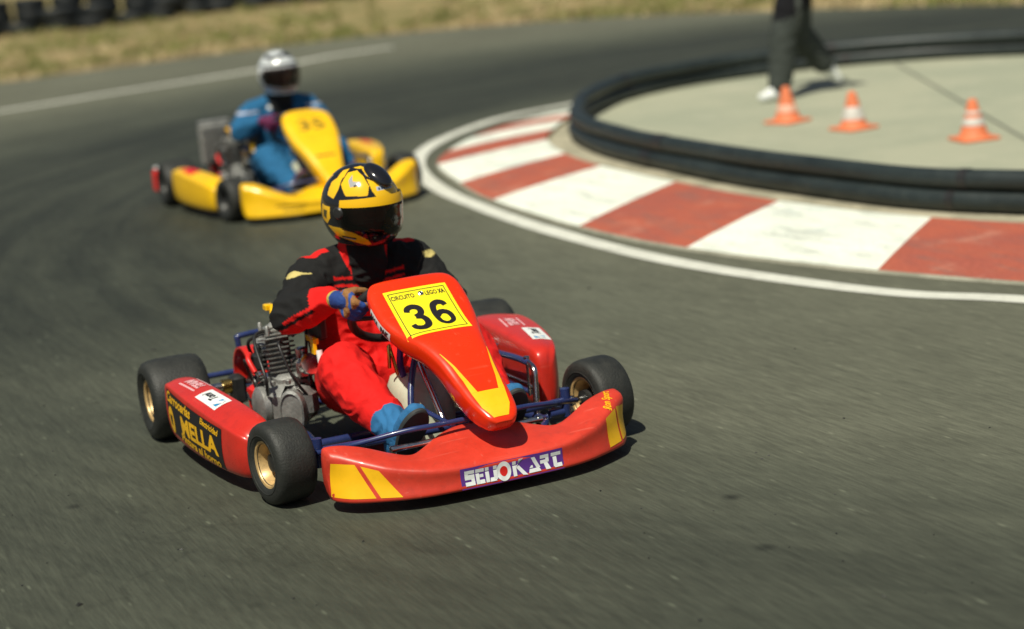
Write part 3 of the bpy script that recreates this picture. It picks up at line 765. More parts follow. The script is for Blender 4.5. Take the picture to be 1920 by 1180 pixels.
    prof = [(-.34, .085, .16, .02), (-.42, .065, .18, .08), (-.55, .06, .19, .13), (-.68, .075, .19, .19), (-.76, .16, .195, .20), (-.81, .28, .20, .17), (-.845, .40, .18, .08), (-.86, .45, .13, .02)]
    for (x, z, hw, up) in prof:
        r = []
        for j in range(13):
            a = -1 + 2 * j / 12
            lift = abs(a) ** 3
            r.append(Vector((x + (.10 * lift if x < -.7 else 0), hw * math.copysign(abs(a) ** .8, a), z + up * lift * (1 if x > -.7 else .35))))
        rings.append(r)
    b.loft(rings, cap=False, closed=False)
    seat = b.build('seat', M['seat'], k, smooth=0); seat.data.shade_smooth()
    q = seat.modifiers.new('t', 'SOLIDIFY'); q.thickness = .008
    q = seat.modifiers.new('s', 'SUBSURF'); q.levels = 2; q.render_levels = 2
    # steering wheel and column
    WC = Vector((-.31, -.005, .462)); NW = Vector((-.75, 0, .66)).normalized(); UW = Vector((.66, 0, .75)).normalized(); YW = Vector((0, 1, 0))
    ca, sa = math.cos(P['turn']), math.sin(P['turn'])
    b = MB()
    ringp = []
    for i in range(40):
        a = 2 * math.pi * i / 40; rx, ry = .155, .145
        if math.sin(a) > .6: ry = .145 - .02 * (math.sin(a) - .6) / .4
        y_, u_ = rx * math.cos(a), ry * math.sin(a)
        ringp.append(WC + YW * (y_ * ca - u_ * sa) + UW * (y_ * sa + u_ * ca))
    b.tube(ringp, .0145, n=12, closed=True)
    sw = b.build('steering_wheel', M['black_plastic'], k)
    b = MB()
    for a in (R(200), R(-20), R(-90)):
        y_, u_ = .145 * math.cos(a), .145 * math.sin(a)
        e = WC + YW * (y_ * ca - u_ * sa) + UW * (y_ * sa + u_ * ca)
        b.tube([WC - NW * .02, WC - NW * .015 + (e - WC) * .5, e], .008, smooth=3)
    b.lathe([(.035, -.035), (.04, -.03), (.04, -.01), (.03, -.005)], WC, NW, 20)
    b.build('spoke', M['darkmetal'], sw)
    b = MB(); b.tube([WC - NW * .02, (.02, 0, .125)], .0105)
    b.build('steering_column', M['steel'], k)
    b = MB()
    for s in (-1, 1): b.tube([(-.14, s * .015, .355), (-.08, s * .07, .25), (.02, s * .12, .07)], .0105, smooth=5)
    b.tube([(-.15, -.06, .40), (-.14, .0, .36), (-.15, .06, .40)], .008)
    b.tube([(-.05, -.07, .20), (.15, -.03, .17)], .008); b.tube([(-.05, .07, .20), (.15, .03, .17)], .008)
    b.build('column_support', M['blue_tube'], k)
    # fuel tank between the legs
    b = MB(); rings = []
    for (z, sx, sy, cx) in [(.058, .10, .075, -.19), (.066, .115, .088, -.19), (.15, .115, .09, -.195), (.22, .105, .085, -.205), (.255, .085, .07, -.215), (.268, .05, .045, -.225)]:
        r = []
        for j in range(20):
            a = 2 * math.pi * j / 20
            r.append(Vector((cx + sx * math.copysign(abs(math.cos(a)) ** .5, math.cos(a)), sy * math.copysign(abs(math.sin(a)) ** .5, math.sin(a)), z)))
        rings.append(r)
    b.loft(rings); ft = b.build('fuel_tank', M['tank'], k, smooth=50)
    b = MB(); b.lathe([(.022, 0), (.024, .004), (.024, .018), (.018, .022)], (-.245, -.03, .262), (0, 0, 1), 16); b.build('tank_cap', M['red_ink'], ft)
    b = MB(); b.tube([(-.24, -.05, .262), (-.25, -.06, .33), (-.20, -.085, .37), (-.2, -.09, .30)], .006, smooth=5); b.build('fuel_hose', M['brass'], ft)
    b = MB(); b.tube([(-.2, -.045, .262), (-.18, -.06, .32), (-.16, -.05, .42)], .011, smooth=5); b.build('hose', M['purple_alu'], ft)
    # pedals
    for s in (-1, 1):
        b = MB(); x = .185
        b.tube([(x, s * .10, .145), (x, s * .235, .145)], .0095); b.tube([(x, s * .235, .145), (x - .02, s * .25, .10), (x - .04, s * .25, .06)], .008, smooth=4)
        b.tube([(x, s * .10, .145), (x - .03, s * .10, .06)], .006)
        b.lathe([(.012, 0), (.012, .014), (.007, .018)], (x, s * .235, .145), (0, s, 0), 12)
        b.tube([(x - .04, s * .25, .07), (.02, s * .30, .075)], .005)
        b.build('pedal', M['steel'], k)
    # engine
    b = MB(); ec = Vector((-.60, -.315, .155))
    b.box(ec, (.20, .15, .15), ch=.22); b.box(ec + Vector((-.02, .02, .07)), (.14, .12, .06), ch=.2)
    b.lathe([(.055, 0), (.068, .008), (.068, .03), (.05, .042)], ec + Vector((.0, -.07, .0)), (0, -1, 0), 28)
    b.box(ec + Vector((.075, .01, .01)), (.10, .13, .12), ch=.3)
    for (dx, dy, dz) in [(.05, -.06, .075), (-.06, -.06, .075), (.02, .05, .1), (-.08, .0, .1), (.09, -.02, .08)]:
        b.lathe([(.008, 0), (.010, .004), (.010, .014), (.005, .018)], ec + Vector((dx, dy, dz)), (0, 0, 1), 8)
    b.tube([ec + Vector((-.1, 0, .02)), ec + Vector((-.19, -.01, .03)), ec + Vector((-.22, .02, -.02))], .022, smooth=5)
    eng = b.build('engine', M['alu'], k)
    b = MB(); r = Matrix.Rotation(R(-38), 3, 'Z')
    rings = []
    for (d, sc_) in [(-.03, .92), (.012, 1.), (.02, .97), (.024, .85), (.018, .80)]:
        ring = []
        for j in range(28):
            a = 2 * math.pi * j / 28; p = Vector((d, .043 * sc_ * math.cos(a), .075 * sc_ * math.copysign(abs(math.sin(a)) ** .8, math.sin(a))))
            ring.append(ec + Vector((.115, -.02, -.005)) + r @ p)
        rings.append(ring)
    b.loft(rings); b.build('clutch_cover', M['alu'], eng)
    b = MB(); cc = ec + Vector((-.03, .0, .10))
    lean = Matrix.Rotation(R(-12), 3, 'Y')
    for i in range(7):
        s_ = .104 - .003 * abs(i - 3)
        b.box(cc + lean @ Vector((0, 0, .0155 * i)), (s_, s_ * .95, .007), rot=lean, ch=.3)
    b.lathe([(.040, -.03), (.040, .108)], cc, lean @ Vector((0, 0, 1)), 20)
    cy = b.build('cylinder', M['alu_dark'], eng)
    b = MB(); hd = cc + lean @ Vector((0, 0, .112))
    for i in range(4): b.box(hd + lean @ Vector((0, 0, .012 * i)), (.108 - .012 * i, .105 - .012 * i, .006), rot=lean, ch=.3)
    b.lathe([(.035, 0), (.04, .03), (.02, .05), (.012, .055)], hd, lean @ Vector((0, 0, 1)), 18)
    for (dx, dy) in ((.04, .04), (-.04, .04), (.04, -.04), (-.04, -.04)): b.lathe([(.007, .02), (.007, .05), (.004, .054)], hd + Vector((dx, dy, 0)), (0, 0, 1), 8)
    b.build('cylinder_head', M['alu'], eng)
    b = MB(); b.tube([hd + Vector((0, 0, .055)), hd + Vector((-.005, 0, .085)), hd + Vector((-.03, .01, .10))], .011, smooth=4)
    b.box(hd + Vector((-.05, 0, .098)), (.035, .03, .02)); b.build('spark_plug_cap', M['strip'], eng)
    b = MB(); b.tube([hd + Vector((-.03, .01, .10)), hd + Vector((-.12, .03, .06)), hd + Vector((-.16, .0, -.08)), hd + Vector((-.10, -.09, -.20)), ec + Vector((-.02, -.09, .02))], .0045, smooth=8)
    b.tube([hd + Vector((.02, .05, .0)), hd + Vector((.07, .08, .04)), hd + Vector((.12, .06, -.06)), ec + Vector((.10, .05, .08))], .005, smooth=8)
    b.tube([ec + Vector((.0, -.08, .08)), ec + Vector((-.12, -.10, .14)), ec + Vector((-.2, -.06, .05))], .004, smooth=8)
    b.tube([hd + Vector((.0, -.03, .03)), hd + Vector((.05, -.09, .02)), ec + Vector((.11, -.10, .12)), ec + Vector((.06, -.085, .05))], .0055, smooth=8)
    b.tube([hd + Vector((-.05, -.02, .01)), hd + Vector((-.10, -.07, -.02)), hd + Vector((-.13, -.04, -.12)), ec + Vector((-.10, -.06, .0))], .006, smooth=8)
    b.tube([ec + Vector((.03, .0, .2)), ec + Vector((.10, -.04, .22)), ec + Vector((.14, -.02, .12)), ec + Vector((.12, .03, .04))], .005, smooth=8)
    b.build('cable', M['black_plastic'], eng)
    b = MB(); b.lathe([(.012, -.05), (.030, -.046), (.032, -.03), (.032, .03), (.026, .05), (.012, .052)], ec + Vector((-.11, -.03, .055)), (.2, 1, .1), 18)
    b.build('starter_motor', M['darkmetal'], eng)
    b = MB(); b.lathe([(.02, 0), (.052, .004), (.056, .012), (.056, .022), (.03, .028)], ec + Vector((-.07, .085, .0)), (0, 1, 0), 24); b.build('clutch_drum', M['darkmetal'], eng)
    b = MB(); b.box(ec + Vector((-.105, -.055, .13)), (.05, .045, .06), rot=Matrix.Rotation(.3, 3, 'Z'), ch=.2); b.lathe([(.012, 0), (.014, .02), (.006, .03)], ec + Vector((-.105, -.055, .16)), (0, 0, 1), 12); b.build('ignition_coil', M['black_plastic'], eng)
    b = MB(); b.box(ec + Vector((.02, -.085, .10)), (.11, .012, .018), rot=Matrix.Rotation(-.35, 3, 'Y')); b.lathe([(.009, 0), (.011, .004), (.011, .02), (.006, .024)], ec + Vector((.06, -.085, .12)), (0, -1, .2), 10); b.build('engine_stay', M['steel'], eng)
    b = MB(); b.tube([ec + Vector((-.04, -.09, .11)), ec + Vector((-.07, -.10, .15)), ec + Vector((-.10, -.085, .16))], .009, smooth=4); b.build('red_hose', M['red_ink'], eng)
    # carburettor and air box towards the seat
    b = MB(); ca_ = ec + Vector((.06, .045, .12))
    b.box(ca_, (.07, .06, .07), ch=.2); b.lathe([(.03, 0), (.03, .05), (.036, .052), (.036, .06)], ca_, (.9, .2, .35), 18)
    b.lathe([(.02, 0), (.022, .03), (.012, .035)], ca_ + Vector((0, 0, .035)), (0, 0, 1), 14); b.box(ca_ + Vector((-.06, 0, .01)), (.05, .05, .05), ch=.2)
    b.build('carburettor', M['steel'], eng)
    b = MB(); b.box(ca_ + Vector((.02, .055, .16)), (.14, .03, .13), ch=.25); b.build('air_box', M['black_plastic'], eng)
    b = MB(); b.box(ca_ + Vector((.055, .025, .10)), (.10, .012, .02)); b.box(ca_ + Vector((.085, .018, .082)), (.035, .012, .05)); b.build('engine_bracket', M['strip'], eng)
    for c_, z_ in (((.03, .02, .17), (.06, .012, .02)), ((-.01, .03, .235), (.05, .014, .016))):
        b = MB(); b.box(ca_ + Vector(c_), z_); b.build('engine_bracket', M['strip'], eng)
    b = MB(); b.tube([ca_ + Vector((.10, .03, .07)), ca_ + Vector((.13, .03, -.06))], .011); b.build('strut', M['white_ink'], eng)
    # exhaust
    b = MB()
    def er(t): return .016 + .019 * max(0, math.sin(min(1, max(0, (t - .12) / .75)) * math.pi)) ** .8
    b.tube([cc + Vector((-.04, -.02, .05)), cc + Vector((-.11, -.03, .06)), cc + Vector((-.17, .0, .08)), cc + Vector((-.23, .07, .09)), cc + Vector((-.27, .17, .09)), cc + Vector((-.28, .29, .08)), cc + Vector((-.29, .37, .06))], er, n=18, smooth=8)
    b.build('exhaust', M['alu'], k)
    b = MB(); b.box((-.735, -.375, .155), (.07, .06, .085), ch=.15); bx = b.build('catch_bottle', M['red_ink'], k)
    b = MB(); b.lathe([(.014, 0), (.016, .004), (.016, .018), (.01, .02)], (-.735, -.375, .197), (0, 0, 1), 12); b.build('bottle_cap', M['red_ink'], bx)
    # sprocket, chain and guard
    b = MB(); b.lathe([(.02, -.003), (.085, -.003), (.088, 0), (.085, .003), (.02, .003)], (-1.05, -.285, .14), (0, 1, 0), 40)
    b.lathe([(.03, -.02), (.035, -.015), (.035, .015), (.03, .02)], (-1.05, -.285, .14), (0, 1, 0), 20)
    b.build('sprocket', M['darkmetal'], ra)
    b = MB(); pts = []
    for i in range(15): a = R(90 + 180 * i / 14); pts.append((-1.05 + .09 * math.cos(a), -.285, .14 + .09 * math.sin(a)))
    b.tube([(-.68, -.285, .185)] + pts + [(-.68, -.285, .125)], .006, n=6); b.build('chain', M['darkmetal'], k)
    b = MB(); rings = []
    for i in range(25):
        a = R(215 - 185 * i / 24); c_, s_ = math.cos(a), math.sin(a); r0, r1 = .112, .119
        y0, y1 = -.335, -.262
        C0 = Vector((-1.05, 0, .15))
        rings.append([C0 + Vector((c_ * r1, y0, s_ * r1)), C0 + Vector((c_ * r1, y1, s_ * r1)), C0 + Vector((c_ * r0, y1, s_ * r0)), C0 + Vector((c_ * r0, y0, s_ * r0))])
    for d in (.05, .1):
        rings.append([p + Vector((d * .8, 0, -d * .35)) for p in rings[24]])
    b.loft(rings); b.build('chain_guard', M['chain_red'], k, smooth=30)
    b = MB(); b.lathe([(.03, -.003), (.085, -.003), (.085, .003), (.03, .003)], (-1.05, .22, .14), (0, 1, 0), 32); b.build('brake_disc', M['steel'], ra)
    if P.get('radiator'):
        b = MB(); rc = Vector((-.86, -.36, .37))
        b.box(rc, (.07, .20, .25), ch=.15)
        for i in range(16): b.box(rc + Vector((.037, 0, -.1 + i * .0135)), (.006, .18, .004))
        b.box(rc + Vector((0, 0, .135)), (.05, .2, .025), ch=.3); b.tube([rc + Vector((0, .0, -.12)), (-.84, -.33, .08)], .012)
        b.build('radiator', M['alu'], k)
    P['body'](k)
    return k

# ---- bodywork of the red kart
POD_R = [(-.875, .625, .585, .10, .19, .20), (-.86, .665, .575, .062, .232, .240), (-.80, .676, .565, .052, .255, .264), (-.55, .676, .548, .047, .243, .262), (-.30, .655, .532, .046, .222, .254), (-.17, .635, .522, .048, .205, .243), (-.125, .615, .518, .054, .19, .232), (-.11, .585, .53, .09, .165, .195)]
POD_L = [(-.86, .575, .50, .10, .22, .24), (-.845, .61, .46, .07, .255, .272), (-.78, .63, .44, .052, .272, .29), (-.55, .60, .43, .05, .272, .285), (-.33, .545, .42, .05, .268, .275), (-.235, .51, .415, .052, .262, .268), (-.205, .49, .42, .06, .24, .25), (-.195, .47, .44, .09, .2, .21)]

def red_body(k):
    bp = bumper('front_bumper', M['red_fade'], k, .985, 1., .026); T = bvh(bp)
    D = (-1, 0, 0); O = (.4, 0, 0); U = (0, 1, 0); V = (0, 0, 1)
    Q = lambda pts: quad2d(pts, 10, 6)
    # yellow flashes on each end of the bumper
    decal('bumper_flash', bp, T, O, U, V, [(0, Q(((-.462, .052), (-.360, .050), (-.400, .150), (-.457, .154))), 0), (0, Q(((-.348, .050), (-.290, .048), (-.343, .130), (-.387, .145))), 0)], [M['yel_sticker']], D)
    decal('bumper_flash', bp, T, O, U, V, [(0, Q(((.405, .052), (.462, .055), (.458, .155), (.405, .140))), 0), (0, Q(((.470, .056), (.510, .060), (.506, .152), (.465, .158))), 0)], [M['yel_sticker']], D)
    # bumper sticker
    L_ = [(0, off(rect2d(.372, .070, n=24, m=4), 0, 0), 0)]
    H = .052; x = 0.; glyph = []
    def bar(x0, y0, x1, y1): glyph.append(quad2d(((x0, y0), (x1, y0), (x1, y1), (x0, y1)), 2, 1))
    def qd(*c): glyph.append(quad2d(c, 2, 2))
    h = H / 2; b_ = .0125; g = .003
    def S(x): bar(x, h - b_, x + .034, h); bar(x, -h, x + .034, -h + b_); bar(x, h - 2 * b_ - g - .004, x + .034, h - b_ - g); bar(x + .022, -h + b_, x + .034, h - 2 * b_ - g); bar(x, h - 2 * b_, x + .012, h - b_)
    def E_(x): bar(x, h - b_, x + .03, h); bar(x, -h, x + .012, h - b_ - g); bar(x + .012, -h, x + .03, -h + b_); bar(x + .012, -.005, x + .027, .006)
    def I(x): bar(x, h - b_, x + .013, h); bar(x, -h, x + .013, h - b_ - g)
    def J(x): bar(x + .014, h - b_, x + .027, h); bar(x + .014, -h + .004, x + .027, h - b_ - g); qd((x, -h), (x + .024, -h), (x + .016, -h + b_), (x + .002, -h + b_))
    S(-.180); E_(-.142); I(-.108); J(-.093)
    glyph.append(disc2d(-.042, 0, .027, .033))
    def K(x): bar(x, h - b_, x + .013, h); bar(x, -h, x + .013, h - b_ - g); qd((x + .012, -.006), (x + .014, .008), (x + .040, h + .004), (x + .024, h + .004)); qd((x + .012, .004), (x + .024, .008), (x + .052, -h - .003), (x + .034, -h))
    K(-.010)
    def A(x): qd((x, -h), (x + .045, -h), (x + .040, -h + b_), (x + .004, -h + b_)); qd((x + .030, -h + b_), (x + .044, -h + b_), (x + .026, h), (x + .012, h)); qd((x + .004, -h + b_ + .003), (x + .018, -h + b_ + .003), (x + .017, -.002), (x + .012, -.002))
    A(.046)
    def Rr(x): bar(x, h - b_, x + .032, h); bar(x + .020, -.002, x + .032, h - b_); bar(x, -.004, x + .026, .008); qd((x + .018, -h), (x + .036, -h), (x + .026, -.002), (x + .012, -.002))
    Rr(.092)
    def Tt(x): bar(x, h - b_, x + .037, h); bar(x + .006, -h + .003, x + .02, h - b_ - g); bar(x + .010, -h, x + .038, -h + b_)
    Tt(.133)
    for q in glyph: L_.append((1, off(q, .008, 0), .0008))
    L_.append((2, disc2d(-.034, 0, .014, .018), .0016))
    L_ = [(a_, ([(x_ * .9, y_ * .88) for x_, y_ in g_[0]], g_[1]), l_) for a_, g_, l_ in L_]
    decal('bumper_sticker', bp, T, (.4, .050, .0715), U, V, L_, [M['purple_ink'], M['white_ink'], M['red_ink']], D)
    # script on the top of the left tip
    decal('bumper_script', bp, T, (.24, .452, .18), (-.75, .35, .05), (-.35, -.75, 0), [(0, text2d('Ron Sport', .034, bold=.0006, shear=.35, width=.10), 0)], [M['yel_sticker']], (.25, 0, -1))
    # nose
    ST = [(-.202, .548, .085, .012, .02, .07), (-.195, .568, .125, .014, .05, .09), (-.165, .552, .150, .020, .06, .10), (-.12, .518, .158, .024, .065, .11), (-.05, .472, .154, .026, .07, .11), (.012, .437, .136, .028, .075, .09),
          (.085, .411, .108, .028, .085, .06), (.157, .371, .089, .026, .095, .05), (.23, .316, .079, .024, .10, .045), (.30, .268, .071, .022, .09, .04), (.345, .240, .060, .020, .07, .035), (.372, .222, .046, .016, .05, .03), (.385, .212, .026, .008, .02, .012)]
    ns = nose('nose_panel', M['red_gloss'], k, ST, lambda x: .042 * max(0, min(1, (x + .05) / .40)))
    TN = bvh(ns)
    a0 = Vector((-.045, .0, .488)); Vd = Vector((-.83, 0, .56)).normalized(); Ud = Vector((0, 1, 0)); Dd = -Ud.cross(Vd)
    if Dd.z > 0: Dd = -Dd
    L_ = [(0, rect2d(.222, .225, n=14, m=14), 0)]
    for c in (((-.1, .098), (.1, .098), (.1, .101), (-.1, .101)), ((-.1, -.101), (.1, -.101), (.1, -.098), (-.1, -.098)), ((-.1, -.098), (-.097, -.098), (-.097, .098), (-.1, .098)), ((.097, -.098), (.1, -.098), (.1, .098), (.097, .098))):
        L_.append((1, quad2d(c, 12, 12), .0006))
    W3 = lambda t: .0185 + .005 * math.sin(t * math.pi)
    L_.append((1, off(stroke2d([(-.026, .030), (-.020, .045), (-.002, .052), (.017, .044), (.021, .027), (.012, .012), (-.006, .006)], W3), -.042, -.024), .0006))
    L_.append((1, off(stroke2d([(-.006, .004), (.014, .0), (.024, -.018), (.021, -.040), (.002, -.052), (-.021, -.045), (-.028, -.029)], W3), -.042, -.024), .0008))
    L_.append((1, off(stroke2d([(.023, .034), (.016, .048), (-.002, .052), (-.018, .040), (-.025, .012), (-.025, -.014), (-.019, -.040), (-.001, -.052), (.019, -.043), (.024, -.024), (.018, -.003), (.001, .006), (-.014, .0), (-.022, -.012)], lambda t: .019 + .004 * math.sin(t * 9)), .046, -.022), .0006))
    L_.append((1, off(text2d('CIRCUITO', .026, bold=.0007, width=.082), -.054, .078), .0006))
    L_.append((1, off(text2d('LEGO', .026, bold=.0007, width=.042), .046, .078), .0006)); L_.append((1, off(text2d('XA', .026, bold=.0014, width=.024), .082, .078), .0006))
    L_ = [(a_, ([(x_ * .95 - .004, y_) for x_, y_ in g_[0]], g_[1]), l_) for a_, g_, l_ in L_]
    decal('number_plate', ns, TN, a0, Ud, Vd, L_, [M['plate_yellow'], M['black_ink']], Dd)
    pb = a0 + Vd * .080 + Ud * .006; h = TN.ray_cast(pb - Dd * .3, Dd); b = MB()
    b.lathe([(.0095, -.002), (.0105, .001), (.0095, .004), (.006, .006), (.004, .005)], h[0], h[1], 18); b.build('plate_bolt', M['steel'], ns)
    # yellow arrow flash on the nose
    Vn = Vector((-.80, 0, .60)).normalized(); Dn = Vector((-.60, 0, -.80)); o = Vector((.28, .036, .312))
    # in (y, distance up the nose)
    tip = [quad2d(((-.024, -.128), (.024, -.128), (.044, -.085), (-.044, -.085)), 8, 6), quad2d(((-.044, -.085), (.044, -.085), (.054, -.022), (-.054, -.022)), 8, 6)]
    arm = lambda s: [quad2d(((s * .054, -.022), (s * .034, -.022), (s * .046, .03), (s * .059, .03)), 3, 6), quad2d(((s * .059, .03), (s * .046, .03), (s * .058 - .004, .09), (s * .066 - .004, .09)), 3, 6), quad2d(((s * .066 - .004, .09), (s * .058 - .004, .09), (s * .076 - .010, .152), (s * .078 - .010, .152)), 3, 6)]
    fill = [disc2d(-.034, -.024, .009, .011, 14), disc2d(.034, -.024, .009, .011, 14)]
    decal('nose_flash', ns, TN, o, (0, 1, 0), Vn, [(0, q, 0.0001 * i) for i, q in enumerate(tip + arm(1) + arm(-1))], [M['yel_sticker']], Dn)
    decal('nose_script', ns, TN, (.20, -.2, .268), (.75, .2, -.62), (.62, 0, .78), [(0, text2d('R', .060, bold=.002, shear=.3), 0)], [M['yel_sticker']], (0, 1, 0))
    # little stickers on the side of the nose
    L_ = [(0, rect2d(.125, .032, n=10, m=3), 0), (1, off(text2d('RACE', .020, bold=.001, width=.05), -.03, 0), .0006), (1, off(text2d('PAK', .026, bold=.002, width=.042), .036, 0), .0006)]
    decal('nose_sticker', ns, TN, (-.075, -.25, .470), Vector((.84, 0, -.55)), Vector((.55, 0, .84)), L_, [M['white_ink'], M['black_ink']], (0, 1, 0))
    # side pods
    pr = side_pod(M['red_pod'], k, -1, POD_R); TP = bvh(pr)
    U = Vector((1, 0, -.03)); V = Vector((0, 0, 1))
    pan = quad2d(((-.285, -.062), (.240, -.078), (.255, .060), (-.285, .082)), 24, 6)
    L_ = [(0, pan, 0), (1, off(text2d('Carrocerías', .050, bold=.0015, shear=.3, width=.27), -.145, .056, R(-2)), .0008), (1, disc2d(-.245, -.018, .033, .046), .0008),
          (0, off(text2d('W', .045, bold=.003, width=.032), -.245, -.018), .0014),
          (1, off(text2d('MELLA', .080, bold=.0032, width=.34), .045, -.008), .0008), (1, off(text2d('Electricidad', .03, bold=.0008, shear=.3, width=.15), .155, .046, R(-5)), .0008),
          (1, off(text2d('Pintura al horno', .040, bold=.0015, shear=.3, width=.36), .03, -.058, R(-2)), .0008)]
    decal('pod_sticker', pr, TP, (-.50, -.68, .146), U, V, L_, [M['black_ink'], M['yel_sticker']], (0, 1, 0))
    def top_stickers(pod, tree, s, yc, flip, z, x0, x1, sl):
        U_ = Vector((flip, sl * flip, 0)); V_ = Vector((-sl * flip, flip, 0))
        L_ = [(0, rect2d(.175, .062, n=12, m=4), 0), (1, off(text2d('Tomi', .038, bold=.0012, shear=.35, width=.082), .028, 0), .0008), (2, off(rect2d(.030, .036, n=3, m=3), -.058, .002), .0008), (0, off(quad2d(((-.02, -.004), (-.012, -.02), (.02, .004), (.012, .02)), 2, 2), -.058, .002), .0014)]
        decal('pod_label', pod, tree, (x1, s * yc, z), U_, V_, L_, [M['white_ink'], M['black_ink'], M['blue_ink']], (0, 0, -1))
        L_ = [(0, off(rect2d(.14, .007, n=6, m=1), 0, -.030), 0), (0, off(rect2d(.14, .007, n=6, m=1), 0, .030), 0), (0, off(text2d('TEAM', .044, bold=.0025, shear=.2, width=.125), 0, 0), .0004)]
        decal('pod_script', pod, tree, (x0, s * yc, z), U_, V_, L_, [M['pink_ink']], (0, 0, -1))
    top_stickers(pr, TP, -1, .606, -1, .26, -.66, -.45, .08)
    pl = side_pod(M['red_pod'], k, 1, POD_L); TL = bvh(pl)
    top_stickers(pl, TL, 1, .515, -1, .29, -.60, -.40, -.2)

RED = dict(steer=R(8), turn=R(-14), body=red_body)
kart_red = make_kart('racing_kart', 'red racing kart with yellow plate number 36 leading through the corner', (0, 0, 0), 0, RED)

def yellow_body(k):
    bp = bumper('front_bumper', M['yel_body'], k, 1.08, 1.22); T = bvh(bp)
    D = (-1, 0, 0); U = (0, 1, 0); V = (0, 0, 1)
    decal('bumper_stripe', bp, T, (.36, -.30, .085), U, V, [(0, rect2d(.17, .008, 0, .014, n=8, m=1), 0), (0, rect2d(.12, .008, .01, -.014, n=8, m=1), 0)], [M['olive_ink']], D)
    ST = [(-.205, .525, .05, .01, .02, .05), (-.20, .55, .10, .02, .05, .08), (-.16, .54, .150, .026, .06, .11), (-.11, .51, .170, .032, .07, .12), (-.04, .455, .172, .036, .08, .12), (.03, .40, .160, .036, .09, .10), (.09, .36, .140, .034, .10, .08),
          (.15, .315, .118, .032, .11, .07), (.21, .265, .098, .03, .11, .06), (.27, .22, .08, .028, .10, .05), (.32, .19, .06, .02, .06, .04), (.34, .175, .03, .01, .02, .015)]
    ST = [(a_, b_, c_ * .90, d_, e_, f_ * .9) for a_, b_, c_, d_, e_, f_ in ST]
    ns = nose('nose_panel', M['yel_body'], k, ST); TN = bvh(ns)
    Vd = Vector((-.75, 0, .66)).normalized(); Dd = -Vector((.66, 0, .75)).normalized(); a0 = Vector((-.05, 0, .49))
    decal('number_plate', ns, TN, a0, (0, 1, 0), Vd, [(0, rect2d(.23, .20, n=12, m=10), 0), (1, off(text2d('35', .12, bold=.003, width=.16), .0, -.01), .0008), (1, off(text2d('CIRCUITO', .022, bold=.0004, width=.13), .0, .08), .0008)], [M['yel_body'], M['olive_ink']], Dd)
    decal('nose_stripe', ns, TN, (.19, 0, .34), (0, 1, 0), Vd, [(0, rect2d(.12, .012, n=8, m=1), 0)], [M['red_ink']], Dd)
    pr = side_pod(M['yel_body'], k, -1, POD_R); TP = bvh(pr)
    decal('pod_label', pr, TP, (-.60, -.61, .26), (1, 0, 0), (0, 1, 0), [(0, rect2d(.22, .07, n=10, m=3), 0)], [M['red_ink']], (0, 0, -1))
    pl = side_pod(M['yel_body'], k, 1, POD_L); TL = bvh(pl)
    decal('pod_label', pl, TL, (-.58, .525, .28), (1, 0, 0), (0, 1, 0), [(0, rect2d(.18, .06, n=10, m=3), 0)], [M['red_ink']], (0, 0, -1))
YEL = dict(steer=R(9), turn=R(-12), body=yellow_body, radiator=True, rear_pod=True, rim='darkmetal')
YK = (-5.74, 1.555, 0); YKR = R(0)
kart_yel = make_kart('racing_kart', 'yellow racing kart following behind the red one', YK, YKR, YEL)

#== PEOPLE ==
# ---------------------------------------------------------------- people
def cap_into(b, a, c, ra, rc, n=14):
    a, c = Vector(a), Vector(c); d = c - a
    if d.length < 1e-5: d = Vector((0, 0, 1e-4))
    t = d.normalized(); u = t.orthogonal().normalized(); v = t.cross(u); rings = []
    for i in range(1, 7):
        q = math.pi / 2 * i / 6; rings.append((a - t * ra * math.cos(q), ra * math.sin(q)))
    for i in range(6):
        q = math.pi / 2 * i / 6; rings.append((c + t * rc * math.sin(q), rc * math.cos(q)))
    b.loft([[o + (u * math.cos(2 * math.pi * j / n) + v * math.sin(2 * math.pi * j / n)) * r for j in range(n)] for o, r in rings])

